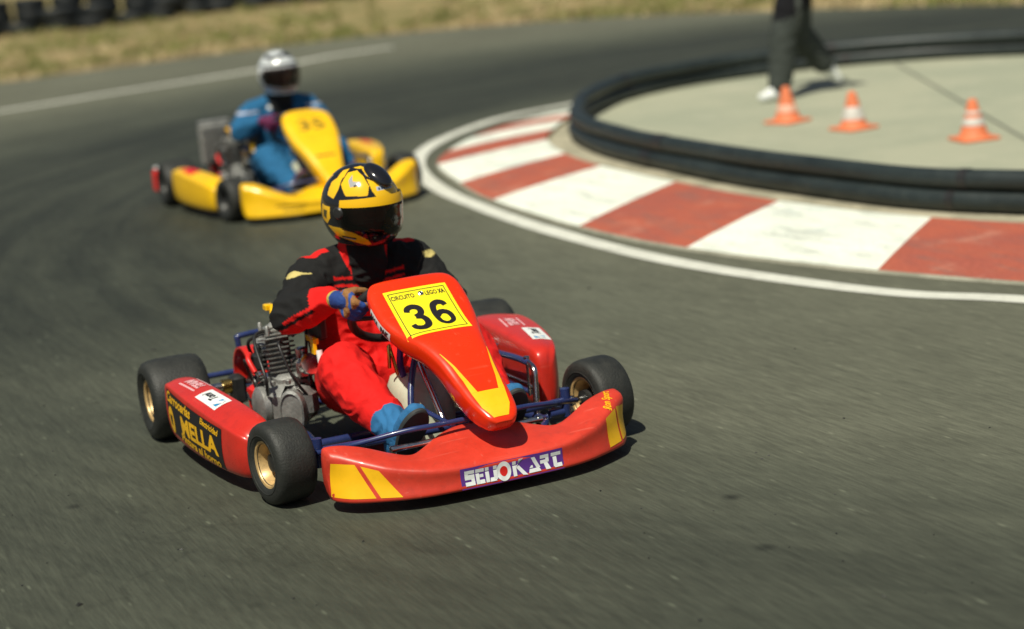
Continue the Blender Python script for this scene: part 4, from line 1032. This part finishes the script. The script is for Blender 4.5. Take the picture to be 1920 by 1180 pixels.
def flesh(name, caps, voxel, material, colfn, parent, smooth=8, wrinkle=0., wscale=18., seed=0):
    """one continuous surface grown over tapered limbs; caps: (a, b, ra, rb, tag)"""
    b = MB()
    for c in caps: cap_into(b, *c[:4])
    o = b.build(name, material, parent, smooth=0)
    q = o.modifiers.new('r', 'REMESH'); q.mode = 'VOXEL'; q.voxel_size = voxel; q.adaptivity = 0
    q = o.modifiers.new('s', 'SMOOTH'); q.factor = .5; q.iterations = smooth
    bake(o); me = o.data
    me.materials.clear(); me.materials.append(material)
    P = coords(me).astype(np.float64)
    best = np.full(len(P), 1e9); tagi = np.zeros(len(P), int); tt = np.zeros(len(P)); tags = sorted({c[4] for c in caps})
    for c in caps:
        a, e = np.array(c[0], float), np.array(c[1], float); d = e - a; L2 = max(d @ d, 1e-9)
        s = np.clip(((P - a) @ d) / L2, 0, 1); dist = np.linalg.norm(P - (a + s[:, None] * d), axis=1) - (c[2] + (c[3] - c[2]) * s)
        k = dist < best; best[k] = dist[k]; tagi[k] = tags.index(c[4]); tt[k] = s[k]
    P0 = P.copy()
    if wrinkle:
        nr = np.empty(len(P) * 3, np.float32); me.vertices.foreach_get('normal', nr); nr = nr.reshape(-1, 3)
        sd = Vector((seed, seed * 2.1, 0)); amp = np.zeros(len(P))
        for i, p in enumerate(P):
            v = Vector(p)
            n1 = noise.noise(v * wscale * .55 + sd); n2 = noise.noise(Vector((v.x * wscale * .9 + n1 * 2.5, v.y * wscale * 1.2, v.z * wscale * 1.5 + n1)) + sd)
            amp[i] = (1 - 2 * abs(n2)) * .6 + n1 * .5
        P = P + nr * (amp * wrinkle)[:, None]
        me.vertices.foreach_set('co', P.astype(np.float32).ravel()); me.update()
    names = np.array(tags)[tagi]
    setcol(me, colfn(P0, names, tt)); me.shade_smooth()
    return o

def solid(c): return lambda P, n, t: np.tile(np.array(c, float), (len(P), 1))

def grip_hand(name, parent, P, T, O, N, wrist, colfn):
    """hand closed on the rim at P. T along the rim (towards the thumb), O away from the hub, N towards the driver."""
    P, T, O, N = [Vector(x) for x in (P, T, O, N)]
    q = lambda t, o, n: P + T * t + O * o + N * n
    c = []
    W_ = Vector(wrist)
    c.append((W_, q(-.004, .040, .018), .030, .030, 'cuff'))
    for t in (-.028, -.009, .010, .028):
        c.append((q(t * .8, .044, .026), q(t, .034, -.016), .0165, .0145, 'palm'))
    ln = {-.030: .86, -.010: .98, .0105: 1.02, .031: .95}
    for t, k in ln.items():
        c.append((q(t, .034, -.016), q(t, .008, -.032 * k), .0125, .0115, 'finger'))
        c.append((q(t, .008, -.032 * k), q(t, -.022 * k, -.020), .0112, .0102, 'finger'))
        c.append((q(t, -.022 * k, -.020), q(t * .97, -.028 * k, .004), .0100, .0088, 'finger'))
    c.append((q(.012, .040, .034), q(.040, .020, .026), .0165, .0135, 'thumb')); c.append((q(.040, .020, .026), q(.050, -.006, .020), .0125, .0105, 'thumb')); c.append((q(.050, -.006, .020), q(.050, -.026, .014), .0105, .0090, 'thumb'))
    return flesh(name, c, .0042, M['glove'], colfn, parent, smooth=3)

def helmet(parent, c, yaw, pitch, colfn, scale=1., strip=True, spoiler=True):
    c = Vector(c); rot = Matrix.Rotation(yaw, 3, 'Z') @ Matrix.Rotation(pitch, 3, 'Y')
    NA, NE = 360, 220
    def rad(az, el):
        ca, ce = math.cos(az), math.cos(el); d = Vector((ce * ca, ce * math.sin(az), math.sin(el)))
        r = 1 / math.sqrt((d.x / .143) ** 2 + (d.y / .122) ** 2 + (d.z / (.140 if d.z > 0 else .155)) ** 2)
        w_ = abs((az + math.pi) % (2 * math.pi) - math.pi)
        r *= 1 + .11 * math.exp(-(w_ / .75) ** 2 - ((el + .62) / .36) ** 2) - .03 * math.exp(-(w_ / .9) ** 2 - ((el + .12) / .2) ** 2)
        r *= 1 + .03 * math.exp(-((math.pi - w_) / .6) ** 2 - ((el + .35) / .3) ** 2)
        p = d * r
        if p.z < -.118: p.z = -.118 + (p.z + .118) * .25
        return p
    inap = lambda az, el: abs(az) < 1.22 and -.42 + .10 * (abs(az) / 1.22) ** 2 < el < .30 - .06 * (abs(az) / 1.22) ** 2
    vs = []; fs = []; ae = []
    for j in range(NE + 1):
        el = -math.pi / 2 + math.pi * j / NE
        for i in range(NA):
            az = -math.pi + 2 * math.pi * i / NA
            vs.append(c + rot @ (rad(az, el) * scale)); ae.append((az, el))
    for j in range(NE):
        for i in range(NA):
            a = j * NA + i; b_ = j * NA + (i + 1) % NA
            az, el = ae[a]
            if inap(az + math.pi / NA, el + math.pi / NE / 2): continue
            if el < -1.30: continue
            fs.append((a, b_, b_ + NA, a + NA))
    me = bpy.data.meshes.new('helmet'); me.from_pydata([tuple(v) for v in vs], [], fs); me.materials.append(M['helmet'])
    L_ = np.array([list(rad(a, e)) for a, e in ae])
    setcol(me, colfn(L_, np.array(ae))); me.shade_smooth()
    o = bpy.data.objects.new('helmet', me); COL.objects.link(o); o.parent = parent
    q = o.modifiers.new('t', 'SOLIDIFY'); q.thickness = .012; q.offset = -1
    # visor shell with its opaque sun strip
    def shell(e0, e1, am, off_, name, m_, nx=40, ny=12):
        b = MB(); v_ = []
        for j in range(ny + 1):
            for i in range(nx + 1):
                az = -am + 2 * am * i / nx; k = 1 - .12 * (abs(az) / am) ** 2.5
                el = (e0 + (e1 - e0) * j / ny); mid = -.05
                el = mid + (el - mid) * k
                p = rad(az, el); p = p * ((p.length + .011) / p.length) if False else p + p.normalized() * off_ + Vector((.0, 0, 0))
                v_.append(c + rot @ (p * scale))
        b.add(v_, [(j * (nx + 1) + i, j * (nx + 1) + i + 1, (j + 1) * (nx + 1) + i + 1, (j + 1) * (nx + 1) + i) for j in range(ny) for i in range(nx)])
        s_ = b.build(name, m_, o, smooth=0); s_.data.shade_smooth()
        return s_
    vis = shell(-.50, .36, 1.34, .0065, 'visor', M['visor'])
    if strip: 
        st = shell(.155, .365, 1.345, .0085, 'sun_strip', M['strip'], ny=6)
    for s in (-1, 1):
        b = MB()
        p = rad(s * 1.40, -.02); b.lathe([(.020, -.004), (.022, .004), (.016, .010), (.004, .011)], c + rot @ (p * scale), rot @ Vector((.15, s, 0)), 20)
        b.build('visor_pivot', M['black_plastic'], o)
    if spoiler:
        b = MB()
        for j, (az, el) in enumerate(((.02, .92),)):
            p = rad(az, el); nrm = p.normalized()
            b.ell(c + rot @ (p * scale * .985), (.060, .038, .022), rot=rot @ Matrix.Rotation(az, 3, 'Z') @ Matrix.Rotation(.55, 3, 'Y'), n=24, k=14)
        b.build('vent', M['black_gloss'], o)
    return o
M['black_gloss'] = mat('black gloss', (.012, .012, .014), .12, coat=.6)

def driver(name, label, loc, rz, S):
    t = empty(name, loc, rz); tag(t, label, 'person', 'kart drivers')
    sx = S.get('lean', 0)
    C = []
    def cp(a, b, ra, rb, tg): C.append((a, b, ra, rb, tg))
    cp((-.64, -.075, .185), (-.64, .075, .185), .115, .115, 'torso')
    for s in (-1, 1):
        cp((-.665, s * .055, .22), (-.68, s * .06, .36), .115, .115, 'torso'); cp((-.68, s * .06, .36), (-.66, s * .085, .49), .115, .112, 'torso')
        cp((-.645, s * .06, .54), (-.63, s * .165, .548), .085, .076, 'shoulder')
        cp((-.655, s * .02, .58), (-.63, s * .125, .568), .065, .066, 'shoulder')
    cp((-.625, 0, .55), (-.575, 0, .70), .088, .066, 'neck')
    # head inside the helmet, with nose, brow and chin
    cp((-.575, 0, .79), (-.565, 0, .755), .088, .078, 'head'); cp((-.53, 0, .72), (-.505, 0, .705), .05, .035, 'head'); cp((-.492, 0, .785), (-.468, 0, .756), .012, .016, 'head')
    for s in (-1, 1):
        cp((-.505, s * .045, .808), (-.497, s * .015, .808), .012, .012, 'head'); cp((-.57, s * .088, .775), (-.575, s * .09, .755), .016, .012, 'head')
    arms = {}
    for s in (-1, 1):
        E_ = Vector(S['elbow'][s]); Wp = Vector(S['wrist'][s])
        cp((-.625, s * .180, .545), tuple(Vector((-.625, s * .180, .545)).lerp(E_, .5)), .074, .070, 'uparm'); cp(tuple(Vector((-.625, s * .180, .545)).lerp(E_, .5)), tuple(E_), .068, .060, 'uparm')
        cp(tuple(E_), tuple(E_.lerp(Wp, .5)), .060, .056, 'forearm'); cp(tuple(E_.lerp(Wp, .5)), tuple(Wp), .054, .040, 'forearm')
        K_ = Vector(S['knee'][s]); A_ = Vector(S['ankle'][s])
        cp((-.62, s * .095, .175), tuple(Vector((-.62, s * .095, .175)).lerp(K_, .5)), .105, .098, 'thigh'); cp(tuple(Vector((-.62, s * .095, .175)).lerp(K_, .5)), tuple(K_), .096, .080, 'thigh')
        cp(tuple(K_), tuple(K_.lerp(A_, .45) + Vector((0, 0, -.012))), .080, .076, 'shin'); cp(tuple(K_.lerp(A_, .45) + Vector((0, 0, -.012))), tuple(A_), .073, .052, 'shin')
    body = flesh('body', C, .0050, M['suit'], S['suit'], t, smooth=16, wrinkle=.013, wscale=13, seed=S['seed'])
    # shoes: soles face forward on the pedals
    for s in (-1, 1):
        A_ = Vector(S['ankle'][s]); fw = Vector(S['toe'][s]) - A_; fl = fw.normalized(); side = Vector((0, 1, 0)); side = (side - fl * side.dot(fl)).normalized(); dn = fl.cross(side)
        if dn.x < 0: dn = -dn
        q = lambda f, d, l: A_ + fl * f + dn * d + side * l
        c = [(q(-.05, .005, 0), q(.02, .022, 0), .036, .036, 'u'), (A_ - (Vector(S['knee'][s]) - A_).normalized() * .0, q(-.01, .02, 0), .046, .040, 'u'), (q(.02, .024, -.006), q(.085, .030, -.01), .036, .030, 'u'), (q(.02, .024, .008), q(.085, .030, .014), .036, .030, 'u'),
             (q(.085, .030, -.008), q(.125, .034, -.004), .032, .026, 'u'), (q(.085, .030, .014), q(.122, .034, .012), .031, .026, 'u')]
        sh = flesh('shoe', c, .005, M['shoe'], solid(S['shoe']), t, smooth=4)
        b = MB(); rings = []
        for d_, g in ((.052, .94), (.056, 1.), (.066, 1.), (.070, .96)):
            r = []
            for i in range(36):
                a = 2 * math.pi * i / 36; f = math.cos(a); l = math.sin(a)
                f = .038 + .118 * math.copysign(abs(f) ** .75, f) * g; wd = (.034 + .015 * min(1, max(0, (f + .02) / .1))) * g
                r.append(q(f, d_ - .004, l * wd))
            rings.append(r)
        b.loft(rings); b.build('sole', M['sole'], sh)
    # gloves closed on the wheel rim
    WC = Vector((-.31, -.005, .462)); NW = Vector((-.75, 0, .66)).normalized(); UW = Vector((.66, 0, .75)).normalized(); YW = Vector((0, 1, 0))
    for s, a in ((-1, R(172)), (1, R(8))):
        a += S['turn']
        ca, sa = math.cos(a), math.sin(a)
        O = YW * ca + UW * sa; T = (-YW * sa + UW * ca) * (1 if s > 0 else -1)
        grip_hand('glove', t, WC + YW * .155 * ca + UW * .145 * sa, T, O, NW, S['wrist'][s], S['glove'])
    helmet(t, S['head'], S['yaw'], S['pitch'], S['hcol'], strip=S['strip'], spoiler=S['spoiler'])
    return t
M['sole'] = mat('dark rubber sole', (.025, .03, .03), .7, var=.2, vscale=30)

RED_ = np.array((.72, .012, .010)); BLK = np.array((.011, .011, .011)); SKIN = np.array((.52, .27, .19))
def band(x, a, b): return (x > a) & (x < b)
def face_cols(P, n, out, balaclava):
    h = n == 'head'; out[h] = SKIN
    hp = P[h]; o = out[h]
    o[(hp[:, 2] > .835) | (hp[:, 0] < -.555)] = balaclava; o[hp[:, 2] < .722] = balaclava
    for s in (-1, 1):
        d = np.hypot((hp[:, 1] - s * .031) / .016, (hp[:, 2] - .789) / .007); e = (d < 1) & (hp[:, 0] > -.53)
        o[e] = (.75, .72, .68); o[np.hypot(hp[:, 1] - s * .031, hp[:, 2] - .789) < .0055] = (.03, .02, .015)
        o[(np.abs(hp[:, 1] - s * .031) < .02) & (np.abs(hp[:, 2] - .810) < .004) & (hp[:, 0] > -.53)] = (.06, .03, .02)
    o[(np.abs(hp[:, 1]) < .022) & (np.abs(hp[:, 2] - .727) < .005) & (hp[:, 0] > -.52)] = (.40, .12, .10)
    out[h] = o
def suit_red(P, n, t):
    x, y, z = P.T; out = np.tile(RED_, (len(P), 1))
    tor = (n == 'torso') | (n == 'shoulder')
    zc = z - .03 * np.abs(y) / .2
    out[tor & (zc > .488)] = BLK
    out[tor & (zc > .524) & (zc < .534) & (x > -.66) & (np.abs(y) < .125)] = RED_; out[tor & (zc > .500) & (zc < .509) & (x > -.66) & (np.abs(y) < .125)] = RED_
    out[tor & (zc > .470) & (zc < .476)] = BLK
    out[(n == 'shoulder') & (z > .588) & (x < -.605) & (np.abs(y) > .115)] = RED_
    up = n == 'uparm'; out[up] = BLK
    f = n == 'forearm'
    for sd in (-1, 1):
        E_, W_ = np.array(POSE['elbow'][sd]), np.array(POSE['wrist'][sd]); d = W_ - E_; d /= np.linalg.norm(d)
        upv = np.array((0, 0, 1.)) - d * d[2]; upv /= np.linalg.norm(upv)
        q = (P - E_) @ d; u = (P - E_) @ upv; arm = (f | up) & (y * sd > 0)
        edge_ = -.010 + .016 * np.clip(q / .16, 0, 1)
        blk = arm & (u > edge_) & (q < .118); lo = arm & ~blk
        out[lo & (f | (u < -.03))] = RED_
        out[blk] = BLK
        out[arm & (u > edge_ - .022) & (u < edge_ - .011) & (q > -.02) & (q < .125)] = BLK
    # pale badge on the sleeve and seams
    out[up & (np.hypot((z - .575) / .010, (x + .575) / .030) < 1) & (np.abs(y) > .2)] = (.55, .45, .16)
    out[(n == 'shin') & (x > -.028 + .3 * (z - .17))] = (.030, .150, .33)
    nk = n == 'neck'; out[nk] = RED_; out[nk & (x > -.56)] = BLK * 1.2
    face_cols(P, n, out, (.45, .02, .02))
    return out
def helmet_red(L, ae):
    az, el = ae.T; x, y, z = L.T
    Y = np.array((.92, .53, .012)); K = np.array((.012, .012, .014)); G = np.array((.38, .38, .38))
    out = np.tile(K, (len(L), 1))
    a = -az  # positive on the driver's right
    def poly(pts, c):
        pts = np.array(pts, float); X, Yv = a, el; ins = np.zeros(len(L), bool); j = len(pts) - 1
        for i in range(len(pts)):
            xi, yi = pts[i]; xj, yj = pts[j]
            ins ^= ((yi > Yv) != (yj > Yv)) & (X < (xj - xi) * (Yv - yi) / (yj - yi + 1e-12) + xi); j = i
        out[ins] = c
    def sym(pts, c):
        poly(pts, c); poly([(-p, q) for p, q in pts], c)
    # brow flashes
    sym([(.58, .42), (1.20, .44), (1.46, .74), (1.40, 1.10), (.90, 1.18), (.62, .96), (.50, .66)], Y)
    sym([(.74, .74), (1.08, .66), (1.20, .86), (1.10, 1.04), (1.02, .82), (.76, .80)], G); sym([(.78, .70), (.98, .66), (.96, .72), (.78, .76)], K)
    poly([(-.45, .34), (.36, .36), (.44, .52), (.52, .86), (.22, .70), (-.40, .66)], Y); sym([(1.46, .95), (1.8, .80), (1.9, 1.15), (1.55, 1.25)], Y); sym([(.2, 1.22), (.8, 1.24), (1.3, 1.3), (.6, 1.38)], Y)
    poly([(-.45, .70), (.16, .74), (.50, .96), (.56, 1.04), (.14, .80), (-.45, .75)], G)
    poly([(-.30, .82), (.15, .86), (.50, 1.06), (.62, 1.28), (.2, 1.02), (-.2, .94)], Y)
    poly([(-.25, .50), (.30, .50), (.30, .60), (-.22, .60)], np.array((.45, .52, .60)))
    for k_ in range(6): poly([(-.20 + .08 * k_, .52), (-.15 + .08 * k_, .52), (-.15 + .08 * k_, .58), (-.20 + .08 * k_, .58)], np.array((.04, .06, .14)))
    sym([(.10, .72), (.48, .94), (.60, 1.2), (.30, 1.25), (.04, .95)], Y)
    # side and rear flashes
    sym([(1.50, .62), (1.62, .34), (1.95, .40), (2.0, .75), (1.70, 1.0), (1.54, .95)], Y)
    sym([(1.75, .10), (2.2, .12), (2.35, -.28), (2.0, -.38), (1.78, -.20)], Y); sym([(1.88, .0), (2.1, .0), (2.15, -.2), (1.98, -.26)], np.array((.10, .08, .02)))
    sym([(2.3, .9), (2.9, .8), (3.0, .3), (2.5, .4)], Y)
    # cheek flash that sweeps to the chin
    sym([(2.0, -.42), (1.45, -.44), (1.02, -.52), (.62, -.66), (.50, -.80), (.62, -.86), (1.1, -.80), (1.7, -.70)], Y)
    sym([(1.50, -.66), (.95, -.66), (.95, -.71), (1.45, -.72)], K); sym([(1.42, -.70), (.98, -.71), (.98, -.735), (1.4, -.74)], G)
    out[el < -1.0] = (.35, .02, .02)
    out[(np.abs(az) < .62) & (el < -.86) & (el > -1.0)] = (.30, .03, .03)
    return out
def glove_red(P, n, t):
    x, y, z = P.T; out = np.tile(np.array((.025, .075, .30)), (len(P), 1)); f = n == 'finger'
    br = np.array((.30, .14, .045))
    out[(n == 'palm')] = br; out[f & (t < .42) & (z > .50)] = br; out[n == 'thumb'] = br * .8
    q = (np.sin(x * 160 + y * 90) > .55) & (n == 'palm'); out[q] = (.03, .09, .33)
    out[(n == 'cuff')] = (.02, .055, .22); out[(n == 'cuff') & (np.abs(t - .35) < .12)] = (.45, .36, .08)
    return out
POSE = dict(elbow={-1: (-.495, -.308, .462), 1: (-.50, .250, .420)}, wrist={-1: (-.375, -.205, .520), 1: (-.385, .195, .455)},
            knee={-1: (-.285, -.215, .305), 1: (-.285, .215, .305)}, ankle={-1: (.035, -.165, .150), 1: (.035, .185, .150)}, toe={-1: (.105, -.140, .255), 1: (.105, .185, .255)})
driver('person', 'kart driver in a red and black suit with yellow and black helmet holding the wheel', (0, 0, 0), 0,
       dict(POSE, suit=suit_red, shoe=(.030, .150, .33), glove=glove_red, turn=R(-14), head=(-.56, 0, .775), yaw=R(24), pitch=R(5), hcol=helmet_red, strip=True, spoiler=True, seed=2))

BLUE = np.array((.018, .115, .245)); NAVY = np.array((.012, .03, .12))
def suit_blue(P, n, t):
    x, y, z = P.T; out = np.tile(BLUE, (len(P), 1))
    tor = (n == 'torso') | (n == 'shoulder')
    out[(n == 'neck')] = BLK * 1.5
    out[(n == 'shoulder') & (np.abs(y) < .07) & (x > -.62)] = NAVY * .5
    f = n == 'forearm'; out[f & (y > 0)] = NAVY
    up = n == 'uparm'; out[up & (np.abs(z - .560) < .006) & (x > -.62)] = (.40, .42, .5)
    out[tor & (np.abs(y + .06) < .035) & (np.abs(z - .575) < .012) & (x > -.62)] = (.8, .82, .8)
    pass
    face_cols(P, n, out, (.55, .16, .14))
    return out
def helmet_white(L, ae):
    az, el = ae.T; x, y, z = L.T
    out = np.tile(np.array((.60, .63, .63)), (len(L), 1)); K = np.array((.02, .02, .022))
    out[(np.abs(el - 1.0 - .12 * np.sin(az * 2)) < .11) & (az > -1.7)] = K; out[(az > .15) & (az < .9) & (el > .80) & (el < 1.02)] = K
    out[(np.abs(el - .47) < .05) & (np.abs(az) < 1.7)] = (.03, .03, .035)
    out[(el < -.1) & (np.abs(az) > 1.5) & (np.abs(el + .4) < .12)] = (.30, .33, .33)
    out[(np.abs(el + .62) < .035) & (np.abs(az) < 1.9)] = (.35, .10, .10)
    return out
driver('person', 'kart driver in a blue suit with white helmet in the yellow kart', YK, YKR,
       dict(POSE, suit=suit_blue, shoe=(.10, .02, .05), glove=solid((.13, .02, .07)), turn=R(-12), head=(-.56, 0, .775), yaw=R(10), pitch=R(3), hcol=helmet_white, strip=False, spoiler=False, seed=11))

# the person walking across the island
def walker():
    d = Vector((-.12, -.99, 0)).normalized(); rz = math.atan2(d.y, d.x)
    t = empty('person', (-7.48, 6.02, .0125), rz); tag(t, 'person in black top, dark grey trousers and white shoes walking across the concrete island', 'person')
    C = []
    def cp(*a): C.append(a)
    for s in (-1, 1):
        cp((0, s * .06, .95), (.0, s * .075, 1.10), .115, .110, 'torso'); cp((0, s * .075, 1.10), (.0, s * .095, 1.34), .112, .120, 'torso')
        cp((-.01, s * .09, 1.40), (-.015, s * .17, 1.42), .08, .07, 'torso')
    cp((0, 0, 1.42), (.02, 0, 1.54), .075, .056, 'neck')
    cp((.03, 0, 1.68), (.04, 0, 1.62), .092, .078, 'head'); cp((.065, 0, 1.575), (.09, 0, 1.565), .045, .034, 'head'); cp((.118, 0, 1.655), (.138, 0, 1.625), .011, .015, 'head')
    for s in (-1, 1): cp((.03, s * .092, 1.64), (.025, s * .095, 1.61), .016, .012, 'head'); cp((.10, s * .045, 1.672), (.112, s * .015, 1.672), .012, .012, 'head')
    H = {1: Vector((.02, .085, .93)), -1: Vector((-.02, -.085, .93))}
    K_ = {1: Vector((.19, .09, .50)), -1: Vector((-.0, -.09, .47))}; A_ = {1: Vector((.25, .095, .095)), -1: Vector((-.20, -.085, .215))}
    for s in (-1, 1):
        m_ = H[s].lerp(K_[s], .5)
        cp(tuple(H[s]), tuple(m_), .128, .118, 'leg'); cp(tuple(m_), tuple(K_[s]), .118, .104, 'leg'); cp(tuple(K_[s]), tuple(K_[s].lerp(A_[s], .5)), .102, .096, 'leg'); cp(tuple(K_[s].lerp(A_[s], .5)), tuple(A_[s]), .096, .082, 'leg')
        E_ = Vector((-.14 * s - .02, s * .26, 1.16)); Wp = Vector((-.14 * s + .12, s * .25, .95)); Sh = Vector((-.015, s * .19, 1.405))
        cp(tuple(Sh), tuple(E_), .058, .047, 'arm'); cp(tuple(E_), tuple(Wp), .046, .032, 'fore')
    def col(P, n, tt):
        x, y, z = P.T; out = np.tile(np.array((.052, .060, .054)), (len(P), 1)); out[(n == 'torso')] = (.010, .010, .012); out[(n == 'leg') & (z > .66 - .25 * (x + .05))] = (.010, .010, .012)
        out[n == 'arm'] = (.010, .010, .012); out[(n == 'fore') | (n == 'neck') | (n == 'head')] = SKIN
        h = n == 'head'
        for s in (-1, 1):
            out[h & (np.hypot((y - s * .032) / .015, (z - 1.655) / .007) < 1) & (x > .08)] = (.7, .68, .64); out[h & (np.hypot(y - s * .032, z - 1.655) < .005) & (x > .08)] = (.03, .02, .015)
        out[h & (np.abs(y) < .023) & (np.abs(z - 1.595) < .005) & (x > .08)] = (.38, .13, .11)
        out[(n == 'leg') & (np.abs(y) > .155) & (np.abs(z - .6) < .24) & (np.abs(x - .1) < .02)] = (.10, .11, .10)
        return out
    flesh('body', C, .014, M['cloth'], col, t, smooth=6, wrinkle=.013, wscale=11, seed=5)
    for s in (-1, 1):
        Wp = Vector((-.14 * s + .12, s * .25, .95)); dn = Vector((.35, 0, -.93)).normalized(); fw = Vector((.93, 0, .35)); sd = Vector((0, -s, 0)); c = [(Wp, Wp + dn * .03, .028, .03, 'p')]
        for k, (l, wdt) in enumerate(((.072, .030), (.082, .010), (.076, -.010), (.060, -.028))):
            b0 = Wp + dn * .035 + fw * wdt * .5; b1 = Wp + dn * .09 + fw * wdt
            c.append((b0, b1, .016, .012, 'p')); m1 = b1 + dn * l * .5 + sd * .008; c.append((b1, m1, .010, .009, 'f')); c.append((m1, m1 + dn * l * .42 + sd * .022, .009, .0075, 'f'))
        b1 = Wp + dn * .045 + fw * .045 + sd * .01; c.append((Wp + dn * .02 + fw * .02, b1, .016, .012, 't')); c.append((b1, b1 + dn * .038 + fw * .012 + sd * .01, .011, .009, 't'))
        flesh('hand', c, .0048, M['cloth'], solid(SKIN), t, smooth=3)
    b = MB(); rings = []
    for (z, rx, ry, cx) in ((1.60, .05, .085, -.045), (1.66, .085, .098, .005), (1.71, .10, .102, .02), (1.755, .088, .09, .025), (1.782, .05, .055, .025), (1.788, .01, .01, .025)):
        rings.append([Vector((cx + rx * math.cos(2 * math.pi * i / 24), ry * math.sin(2 * math.pi * i / 24), z + .012 * noise.noise((i * .9, z * 30, 1)))) for i in range(24)])
    b.loft(rings); hr = b.build('hair', M['hair'], t, smooth=60, subsurf=1)
    # shoes: the front one flat, the rear one pushing off its toe
    for s, (an, fd, up) in {1: (A_[1], Vector((1, .1, -.02)), Vector((0, 0, 1))), -1: (Vector((-.255, -.085, .175)), Vector((-.42, -.05, -.90)), Vector((1, 0, -.1)))}.items():
        fd = fd.normalized(); sd = up.cross(fd).normalized(); up = fd.cross(sd)
        q = lambda f, h, l: an + fd * f + up * h + sd * l
        if s > 0: q = lambda f, h, l: Vector((an.x, an.y, 0)) + fd * f + Vector((0, 0, h + .05)) + sd * l
        else: q = lambda f, h, l: an + fd * (f - .02) * .85 + up * h + sd * l
        c = [(q(-.06, .0, 0), q(.03, .005, 0), .040, .042, 'u'), (q(-.035, .045, 0), q(.02, .04, 0), .042, .04, 'u'), (q(.03, .0, -.01), q(.15, -.012, -.012), .038, .030, 'u'), (q(.03, .0, .01), q(.15, -.012, .012), .038, .030, 'u'), (q(.02, .035, 0), q(.10, .006, 0), .038, .034, 'u')]
        flesh('shoe', c, .006, M['shoe'], solid((.80, .82, .80)), t, smooth=3)
    return t
M['hair'] = mat('dark hair', (.025, .016, .010), .6, var=.2, vscale=80, bump=.5, bscale=200)
walker()
